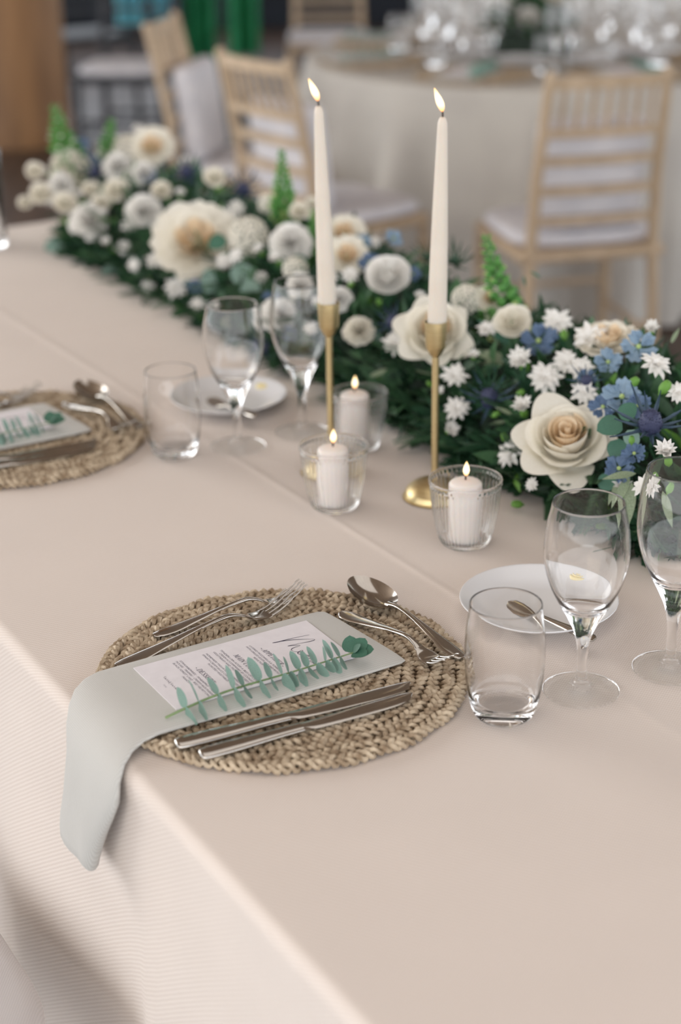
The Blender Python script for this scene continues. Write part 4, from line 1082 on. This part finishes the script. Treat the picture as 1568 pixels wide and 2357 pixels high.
for (px, py, rp, t, ad) in ((1468, 872, 46, .76, (1, 0, .3)), (1540, 880, 52, .76, (.9, 0, .6)), (1298, 782, 38, .84, (0, 0, -1)), (1158, 1000, 34, .70, (-.6, 0, .5)), (1455, 1005, 30, .69, (0, 0, 1)), (1180, 1160, 40, .655, (-.9, 0, -.6)), (985, 880, 26, .74, (-.8, 0, 0)), (812, 650, 26, .8, (.5, 0, 0)), (1500, 1090, 40, .68, (-.5, 0, .6)), (1545, 1115, 40, .68, (.6, 0, .6)), (870, 690, 26, .8, (-.5, 0, .3)), (1205, 900, 34, .74, (1, 0, .2)), (500, 440, 24, .88, (0, 0, -1)), (300, 470, 24, .8, (.4, 0, .6)), (255, 460, 28, .76, (.2, 0, .6)), (345, 640, 22, .7, (.4, 0, .2)), (1150, 950, 30, .71, (.9, 0, -.2))):
    flower('bud', px, py, rp * .8, t, ad, cam_w=.05)
def snap(px, py, qx, qy, t, meshes, flabel, fat=1.0):
    A = att(px, py, t); B = att(qx, qy, t); d = B - A; L = d.length
    Mx = gi @ Matrix.Translation(A) @ d.to_track_quat('Z', 'Y').to_matrix().to_4x4() @ Matrix.Diagonal((L * fat, L * fat, L, 1))
    o = tag(obj('snapdragon', meshes[0], garland, Mx), 'green snapdragon spike'); obj('florets', meshes[1], o)
snap(1178, 770, 1117, 538, .87, SNAP_G, ''); snap(1125, 800, 1150, 600, .88, SNAP_G, ''); snap(1160, 790, 1190, 660, .9, SNAP_W, '')
snap(655, 520, 648, 342, .88, SNAP_G, ''); snap(165, 430, 125, 240, .75, SNAP_W, '', 1.25); snap(235, 410, 258, 272, .85, SNAP_W, ''); snap(720, 640, 722, 480, .84, SNAP_G, ''); snap(205, 420, 160, 300, .78, SNAP_W, ''); snap(250, 560, 235, 430, .75, SNAP_G, '')
def leaf_at(me, px, py, dx, dy, lpx, t, name='eucalyptus_leaf', label=None, face=.6):
    A = att(px, py, t); dep = (A - CAM).dot(FWD); L = lpx / FPX * dep
    d = (RT * dx - UP * dy) .normalized() * 1.0 + FWD * -.15
    Zt = (CAM - A).normalized() * face + Vector((0, 0, .6))
    Y = Zt.cross(d)
    return tag(obj(name, me, garland, gi @ Matrix.Translation(A) @ frame(d, Y) @ Matrix.Scale(L, 4)), label)
E_PALE = leaf_mesh('eucalyptus_round', M['euc'], 1.0, 0.9, 0.04, 0.1, 8, 0.55)
OLIVE = leaf_mesh('olive_leaf', M['olive'], 1.0, 0.26, 0.10, 0.12, 7, 0.9)
OLIVE_D = leaf_mesh('olive_leaf_dark', M['euc_dark'], 1.0, 0.24, 0.10, 0.12, 7, 0.9)
for (px, py, dx, dy, l, t, me) in ((1432, 972, -1, .3, 62, .69, E_DARK), (1425, 1010, -.1, 1, 54, .69, E_DARK), (1430, 965, .5, -.6, 48, .69, E_DARK), (1445, 990, .4, .8, 44, .69, E_PALE), (520, 548, -.6, .3, 46, .74, E_DARK), (500, 620, -.5, 1, 60, .72, E_PALE), (555, 605, .1, 1, 60, .73, E_PALE), (470, 690, 1, -.5, 80, .71, E_PALE), (690, 585, -.1, 1, 44, .79, E_DARK), (600, 655, -1, .3, 50, .73, E_PALE), (770, 780, .6, 1, 50, .77, E_PALE), (1260, 930, .1, 1, 40, .74, E_PALE), (430, 620, -.4, 1, 46, .72, E_PALE), (1085, 1000, .4, 1, 50, .70, E_DARK), (150, 560, -1, .2, 50, .68, E_PALE), (250, 610, .3, 1, 46, .69, E_PALE), (1405, 1090, -.4, 1, 46, .69, E_DARK)):
    leaf_at(me, px, py, dx, dy, l, t, 'eucalyptus_leaf', 'blue-green round eucalyptus leaf')
for (px, py, dx, dy, l, t, me) in ((1190, 840, -1, -.35, 120, .80, OLIVE), (1180, 800, -.8, -.7, 105, .82, OLIVE_D), (1175, 830, -1, 0, 95, .81, OLIVE), (1160, 810, .3, -1, 85, .83, OLIVE_D), (1150, 800, -.4, -1, 90, .84, OLIVE), (1450, 1095, -.55, 1, 85, .68, OLIVE), (1430, 1100, -.45, 1, 70, .68, OLIVE), (1455, 1110, -.15, 1, 110, .68, OLIVE), (1465, 1090, -1, .1, 80, .68, OLIVE), (1520, 1130, .3, 1, 90, .67, OLIVE), (1170, 770, .2, -1, 80, .86, OLIVE), (1245, 640, -.6, -.4, 30, .92, OLIVE_D), (1205, 635, .2, 1, 26, .92, OLIVE_D), (1440, 770, .0, -1, 40, .88, OLIVE_D), (1545, 790, .5, -1, 40, .88, OLIVE), (900, 850, -1, .3, 60, .72, OLIVE), (955, 850, 1, .2, 60, .72, OLIVE), (1180, 955, -1, -.5, 44, .71, OLIVE), (1165, 970, -.8, .1, 40, .71, OLIVE)):
    leaf_at(me, px, py, dx, dy, l, t, 'olive_leaf', 'narrow olive leaf')

# ---- greenery: the leaves that show largest are parts, the rest of the dense greenery is one mass
LEAFS = [leaf_mesh('leaf', M['leaf'], 1, .30, .10, .25, 6, .8), leaf_mesh('leaf', M['leaf2'], 1, .34, .10, .3, 6, .8), leaf_mesh('leaf', M['leaf'], 1, .18, .08, .2, 6, .9), leaf_mesh('leaf', M['leaf2'], 1, .42, .08, .25, 6, .7), leaf_mesh('leaf', M['bright'], 1, .30, .10, .3, 6, .8)]
gs0, gs1 = 0.42, 2.36
grnd = random.Random(17)
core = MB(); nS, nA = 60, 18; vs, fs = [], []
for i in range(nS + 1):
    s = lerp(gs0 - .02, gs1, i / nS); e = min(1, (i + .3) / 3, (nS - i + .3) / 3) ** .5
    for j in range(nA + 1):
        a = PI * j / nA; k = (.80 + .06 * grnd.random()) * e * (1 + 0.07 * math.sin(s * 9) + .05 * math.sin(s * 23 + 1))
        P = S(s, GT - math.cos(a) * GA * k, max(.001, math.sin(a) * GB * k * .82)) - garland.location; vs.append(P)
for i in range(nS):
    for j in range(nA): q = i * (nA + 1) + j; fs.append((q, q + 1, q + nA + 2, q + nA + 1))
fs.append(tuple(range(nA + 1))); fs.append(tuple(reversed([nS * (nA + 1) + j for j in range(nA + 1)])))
core.add(vs, fs).build('dark_foam_core', M['foam_shade'], garland)  # foam body coloured dark so that gaps between leaves look shaded
cands = []
for i in range(5200):
    s = gs0 + (gs1 - gs0) * grnd.random(); low = grnd.random()
    a = PI * (grnd.random() ** 1.35 * 0.85 + 0.0) if low < .75 else PI * grnd.uniform(0, .12)
    e = min(1, (s - gs0 + .02) / .08, (gs1 - s + .02) / .08) ** .5; k = grnd.uniform(.72, .92) * e * (1 + 0.07 * math.sin(s * 9) + .05 * math.sin(s * 23 + 1))
    P = S(s, GT - math.cos(a) * GA * k, max(.006, math.sin(a) * GB * k * .9))
    n = (V * -math.cos(a) / GA + Vector((0, 0, math.sin(a) / GB))).normalized()
    d = n * grnd.uniform(.2, 1) + U * grnd.uniform(-1, 1) + Vector((0, 0, grnd.uniform(-.5, .5)))
    if a < .5: d.z = grnd.uniform(-.15, .35)
    d.normalize(); L = grnd.uniform(.022, .055)
    if P.z + d.z * L < TZ + .004: d.z = max(d.z, (TZ + .006 - P.z) / L); d.normalize()
    kd = grnd.choices((0, 1, 2, 3, 4), (5, 2.4, 4, 1.6, .28))[0]
    if a < .6 and grnd.random() < .6: kd = grnd.choice((0, 2))
    Mx = gi @ Matrix.Translation(P) @ frame(d, U * grnd.uniform(-1, 1) + V * grnd.uniform(-.4, .4) + Vector((0, 0, .3))) @ Matrix.Scale(L, 4)
    dep = (P - CAM).dot(FWD); cands.append((L / dep * (1.0 if a < 1.9 else .2), kd, Mx))
cands.sort(key=lambda c: -c[0])
for sz, kd, Mx in cands[:240]: obj('leaf', LEAFS[kd], garland, Mx)
lv = [([tuple(v.co) for v in m.vertices], [tuple(p.vertices) for p in m.polygons]) for m in LEAFS]
mass = MB()
for sz, kd, Mx in cands[240:]: mass.add(*lv[kd], {0: 0, 1: 1, 2: 0, 3: 1, 4: 2}[kd], Mx)
tag(mass.build('greenery', [M['leaf'], M['leaf2'], M['bright']], garland), kind='stuff')
# feathery sprays close to the table
fm = MB()
for i in range(150):
    s = lerp(.5, 2.36, grnd.random()); a = grnd.uniform(0, .75); k = .93
    P = S(s, GT - math.cos(a) * GA * k, max(.008, math.sin(a) * GB * k))
    d = (-V * grnd.uniform(.2, 1) + U * grnd.uniform(-1, 1) + Vector((0, 0, grnd.uniform(-.25, .5)))).normalized(); L = grnd.uniform(.05, .09)
    if P.z + d.z * L < TZ + .008: d.z = (TZ + .008 - P.z) / L; d.normalize()
    F = gi @ Matrix.Translation(P) @ frame(d, Vector((0, 0, 1)).cross(d) + Vector((0, 0, grnd.uniform(-.5, .5))))
    for j in range(22):
        k_ = j / 21; x = L * (.1 + .9 * k_); ln = .016 * (1 - .75 * k_) + .002
        for sg in (-1, 1):
            w = .0012
            fm.add([(x, 0, 0), (x + ln * .35 - w, sg * ln * .6, .001), (x + ln * .7, sg * ln, .0), (x + ln * .35 + w, sg * ln * .55, .001)], [(0, 1, 2, 3)], j % 2, F)
    fm.add([(0, -.0006, 0), (0, .0006, 0), (L, .0003, 0), (L, -.0003, 0)], [(0, 1, 2, 3)], 0, F)
tag(fm.build('feathery_greenery', [M['leaf'], M['leaf2']], garland), kind='stuff')

# ------------------------------------------------------------------ behind: round tables, limed-wood chairs
def turned(p, q, r, rings=()):
    """a turned rod from p to q with a few bead rings"""
    p, q = Vector(p), Vector(q); n = 14; ks = sorted([i / n for i in range(n + 1)] + [x for c in rings for x in (c - .012, c - .006, c + .006, c + .012)])
    return tube([p.lerp(q, k) for k in ks], [r * (1.28 if any(abs(k - c) < .008 for c in rings) else 1.0) for k in ks], 10)
def make_chair(label, group='limed wood banquet chairs', m='chair', name='banquet_chair'):
    root = thing(name, label, 'chair', (0, 0, 0), 0, group); w = M[m]
    for sx in (-1, 1):
        ps = [(sx * .185, -.235, 0), (sx * .180, -.205, .22), (sx * .172, -.190, .45), (sx * .166, -.205, .65), (sx * .158, -.265, .92)]
        MB().add(*tube(ps, [.012, .0155, .0165, .0155, .0135], 10)).add(*tube([(sx * .158, -.265, .915), (sx * .1577, -.268, .935)], [.0165, .010], 10)).build('rear_post', w, root)
        MB().add(*turned((sx * .195, .20, 0), (sx * .190, .185, .43), .0155, (.25, .55, .85))).build('front_leg', w, root)
        MB().add(*turned((sx * .183, -.205, .20), (sx * .192, .19, .20), .0095, (.5,))).build('stretcher', w, root)
    MB().add(*turned((-.18, -.207, .24), (.18, -.207, .24), .0095, (.3, .7))).build('stretcher', w, root)
    MB().add(*turned((-.193, .193, .26), (.193, .193, .26), .0095, (.3, .7))).build('stretcher', w, root)
    MB().add(*rbox(-.205, .205, -.205, .205, .425, .458, .012)).build('seat', w, root, False)
    def post(z): return interp([(.45, .172), (.65, .166), (.92, .158)], z), interp([(.45, -.190), (.65, -.205), (.92, -.265)], z)
    def rail(z, hh, nm):
        x, y = post(z); pts = [(lerp(-x, x, i / 8), y - .014 * math.sin(PI * i / 8), z) for i in range(9)]
        mb = MB()
        for i in range(8):
            a, b = pts[i], pts[i + 1]
        vs = []; fs = []
        for (px_, py_, pz) in pts: vs += [(px_, py_ - .008, pz - hh), (px_, py_ + .008, pz - hh), (px_, py_ + .008, pz + hh), (px_, py_ - .008, pz + hh)]
        for i in range(8):
            for j in range(4): fs.append((4 * i + j, 4 * i + (j + 1) % 4, 4 * i + 4 + (j + 1) % 4, 4 * i + 4 + j))
        fs += [(3, 2, 1, 0), (32, 33, 34, 35)]
        mb.add(vs, fs).build(nm, w, root, False); return pts
    A = rail(.905, .016, 'top_rail'); B = rail(.775, .011, 'rail')
    for z in (.70, .62, .54): rail(z, .011, 'slat')
    for i in range(7):
        k = (i + 1) / 8
        def on(P): j = min(7, int(k * 8)); f = k * 8 - j; return Vector(P[j]).lerp(Vector(P[j + 1]), f)
        MB().add(*turned(on(B), on(A), .0065, (.5,))).build('spindle', w, root)
    return root
def chair_mtx(top_px, top_py, facing, z=.92, dist=None):
    f = Vector((facing[0], facing[1], 0)).normalized()
    P = at(top_px, top_py, z - TZ); P = P + f * .265; P.z = 0
    return Matrix.Translation(P) @ RZ(math.atan2(f.y, f.x) - PI / 2)
def pad_shape(hx, hy, cy, z0, z1, n=48):
    vs, fs = [], []; lv_ = [(.90, 0), (.97, .12), (1.0, .35), (1.0, .6), (.97, .82), (.90, .95), (.75, 1.0), (.4, 1.03)]
    for k, h in lv_:
        for i in range(n):
            a = 2 * PI * i / n; ca, sa = math.cos(a), math.sin(a)
            vs.append((hx * k * math.copysign(abs(ca) ** .42, ca), cy + hy * k * math.copysign(abs(sa) ** .42, sa), lerp(z0, z1, h)))
    for j in range(len(lv_) - 1):
        for i in range(n): fs.append((j * n + i, j * n + (i + 1) % n, (j + 1) * n + (i + 1) % n, (j + 1) * n + i))
    fs.append(tuple(reversed(range(n)))); fs.append(tuple((len(lv_) - 1) * n + i for i in range(n)))
    return vs, fs
def seat_pad(mtx, label):
    o = MB().add(*pad_shape(.200, .190, .015, .4585, .498)).build('seat_pad', M['white_fabric'], None, True, mtx); return tag(o, label, 'cushion', 'white seat pads')
def back_pad(mtx, label):
    vs, fs = rbox(-.150, .150, -.035, .035, .0, .30, .026, 4)
    T = Matrix.Translation((0, -.128, .500)) @ Matrix.Rotation(.13, 4, 'X')
    o = MB().add(vs, fs, 0, T).build('back_cushion', M['white_fabric'], None, True, mtx); return tag(o, label, 'cushion', 'white back cushions')
ch0 = make_chair('limed wood chair at the right, seen from behind its ladder back')
cm = {}
cm[1] = chair_mtx(1405, 172, (-.22, .97)); cm[2] = chair_mtx(583, 135, (.79, .61)); cm[3] = chair_mtx(372, 50, (.97, -.20))
f4 = at(757, 96, .46 - TZ); f4.z = 0; cm[4] = Matrix.Translation(f4 + Vector((0, .12, 0))) @ RZ(PI)
cm[5] = Matrix.Translation(S(.600, -.298, -TZ)) @ RZ(ANG_V - PI / 2)
labs = {2: 'limed wood chair turned to the right, between the garland and the round table', 3: 'limed wood chair seen edge-on, left of the other chairs', 4: 'limed wood chair furthest back, facing the camera', 5: 'limed wood chair drawn up to the long table at the lower left corner'}
ch0.matrix_basis = cm[1]
for i in (2, 3, 4, 5):
    c = copy_tree(ch0, None, labs[i]); c.matrix_basis = cm[i]
pl = {1: 'white seat pad on the chair at the right', 2: 'white seat pad on the chair turned to the right', 3: 'white seat pad on the edge-on chair', 4: 'white seat pad on the furthest chair', 5: 'pale seat pad at the lower left corner, in front of the tablecloth'}
for i in cm:
    o = seat_pad(cm[i], pl[i])
    if i == 5: o.data.materials[0] = M['pad_grey']
back_pad(cm[1], 'white back cushion behind the slats of the chair at the right')
back_pad(cm[2], 'white back cushion behind the slats of the chair turned to the right')
back_pad(cm[3], 'white back cushion standing on the edge-on chair')
dk = make_chair('dark chair with a white pad beside the wooden post', 'dark chairs at the back', 'black_metal', 'dark_chair')
f6 = at(292, 158, .48 - TZ); f6.z = 0; m6 = Matrix.Translation(f6 + Vector((0, .1, 0))) @ RZ(PI - .15); dk.matrix_basis = m6
seat_pad(m6, 'white pad on the dark chair beside the wooden post')
d2 = copy_tree(dk, None, 'dark chair without a pad, behind the dark chair with the white pad'); d2.matrix_basis = Matrix.Translation(f6 + Vector((-.38, 1.5, 0))) @ RZ(PI + .5)

def round_table(cx, cy, R, label, seed):
    r = random.Random(seed); n = 200; vs, fs = [], []; ph = [r.uniform(0, 6) for _ in range(3)]
    vs.append((0, 0, TZ))
    rings = [(R * k, 0.0) for k in (.25, .5, .75, .92, .985)] + [(R * 1.0, -.004), (R * 1.006, -.012), (R * 1.008, -.03)]
    for d in (.06, .11, .17, .25, .34, .44, .54, .64, .70, .738): rings.append((R * 1.008, -d))
    for (rr, dz) in rings:
        for i in range(n):
            a = 2 * PI * i / n; g = min(1, max(0, -dz - .03) / .4)
            w = g * (.060 * math.sin(14 * a + ph[0]) + .04 * math.sin(23 * a + ph[1]) + .012 * math.sin(37 * a + ph[2])) + .06 * g
            vs.append(((rr + w) * math.cos(a), (rr + w) * math.sin(a), TZ + dz))
    for i in range(n): fs.append((0, 1 + i, 1 + (i + 1) % n))
    for k in range(len(rings) - 1):
        for i in range(n): fs.append((1 + k * n + i, 1 + (k + 1) * n + i, 1 + (k + 1) * n + (i + 1) % n, 1 + k * n + (i + 1) % n))
    o = MB().add(vs, fs).build('round_tablecloth', M['linen_far'], None, True, Matrix.Translation((cx, cy, 0)))
    return tag(o, label, 'tablecloth')
T2 = Vector((.74, 6.06, 0)); R2 = .83
round_table(T2.x, T2.y, R2, 'beige cloth to the floor over the round table behind the candles', 3)
round_table(1.3, 9.4, .8, 'beige cloth of the furthest round table at the top right', 5)
matP = S(MAT_S, MAT_T, 0)
skip = ('butter_pat', 'butter_knife', 'fork', 'table_knife', 'spoon')
def copy_simple(o, mtx, label, group):
    c = o.copy(); col.objects.link(c); c.matrix_basis = mtx @ o.matrix_basis; c['label'] = label; c['group'] = group
    for ch in children(o):
        if ch.name.split('.')[0] in ('text_line', 'heading', 'script_title', 'script_signature'): continue
        d = ch.copy(); col.objects.link(d); d.parent = c
    return c
FLAT_NAPKIN = MB().add(*rbox(-.135, .135, -.072, .072, 0.0105, .0185, .0035, 3)).mesh('folded_cloth', M['napkin'])
FAR = {'woven_placemat': ('woven placemat', 'placemats on the round table'), 'linen_napkin': ('grey napkin', 'napkins on the round table'),
       'menu_card': ('white menu card', 'menu cards on the round table'), 'eucalyptus_sprig': ('green sprig', 'sprigs on the round table'), 'side_plate': ('white side plate', 'side plates on the round table')}
SEATS = {-118: 'at the front of the round table, left of the slatted chair', -73: 'on the round table behind the top rail of the slatted chair', -28: 'on the round table at the right edge of the photo', -163: 'at the left side of the round table, between the candle flames', 152: 'at the back left of the round table, beyond the others'}
spots = []
gl = [(w1, 'wine glass', 'wine glasses on the round table'), (w2, 'taller wine glass', 'tall wine glasses on the round table'), (t1, 'tumbler', 'tumblers on the round table')]
for deg, where in SEATS.items():
    a = math.radians(deg); rr = R2 - MAT_T - .012
    c = Vector((T2.x + rr * math.cos(a), T2.y + rr * math.sin(a), TZ + .0014)); rot = a + PI - ANG_V
    Mx = Matrix.Translation(c) @ RZ(rot) @ Matrix.Translation(-matP)
    for o in setting:
        k = kind(o)
        if k in skip or o.get('label') not in [x.get('label') for x in setting]: continue
        if k == 'linen_napkin':
            nk = tag(obj('linen_napkin', FLAT_NAPKIN, None, Mx @ Matrix.Translation(S(.5135, .16, 0)) @ RZ(ANG_V)), FAR[k][0] + ' ' + where, 'napkin', FAR[k][1])
        elif k in FAR: copy_simple(o, Mx, FAR[k][0] + ' ' + where, FAR[k][1])
    for o, lab, grp in gl:
        Mg = Mx.copy(); c = copy_tree(o, Mg, lab + ' ' + where, grp); spots.append(Vector(c.matrix_basis.translation[:2]))
for i, (x, y) in enumerate(((.28, 6.12), (.36, 6.3), (.92, 5.98), (.86, 6.22), (.98, 6.2), (.44, 5.98), (.55, 6.38), (.75, 6.4))):
    if any((Vector((x, y)) - q).length < .1 for q in spots) or (abs(x - .68) < .17 and abs(y - 6.02) < .13): continue
    o, lab, grp = gl[i % 2]; c = o.copy(); col.objects.link(c); c.location = (x, y, TZ + .0014); c['label'] = lab + ' standing around the dark planter on the round table'; c['group'] = grp
# centrepiece of the round table
cp = thing('flower_centrepiece', 'dark planter of white flowers on the round table behind', 'flower arrangement', (.68, 6.02, TZ + .001), .12)
MB().add(*rbox(-.12, .12, -.075, .075, 0, .085, .008)).build('planter', M['planter'], cp, False)
crn = random.Random(8); cm_ = MB()
for i in range(420):
    d = Vector((crn.gauss(0, 1), crn.gauss(0, .7), abs(crn.gauss(0, .8)))).normalized(); P = Vector((d.x * .13, d.y * .09, .08 + d.z * .10)) * crn.uniform(.8, 1); L = crn.uniform(.03, .07)
    q = crn.choice((0, 1, 3)); cm_.add(*lv[q], {0: 0, 1: 1, 3: 1}[q], Matrix.Translation(P) @ frame(d + Vector((0, 0, .2)), Vector((crn.uniform(-1, 1), crn.uniform(-1, 1), .2))) @ Matrix.Scale(L, 4))
tag(cm_.build('greenery', [M['leaf'], M['leaf2']], cp), kind='stuff')
for i, (x, y, z, R_, me) in enumerate(((-.03, -.085, .13, .034, RANUNC), (.05, -.06, .20, .045, ROSE_SMALL), (-.09, -.04, .17, .035, CARN), (.11, -.05, .15, .035, CARN), (0, .02, .23, .04, GARDEN), (-.05, .0, .22, .03, DELPH[1]), (.09, .03, .21, .04, CARN), (-.12, .03, .14, .03, HYDR))):
    d = Vector((x, y * 1.4 - .05, z - .05)).normalized()
    obj('flower', me, cp, Matrix.Translation((x, y, z)) @ d.to_track_quat('Z', 'Y').to_matrix().to_4x4() @ Matrix.Scale(R_, 4))
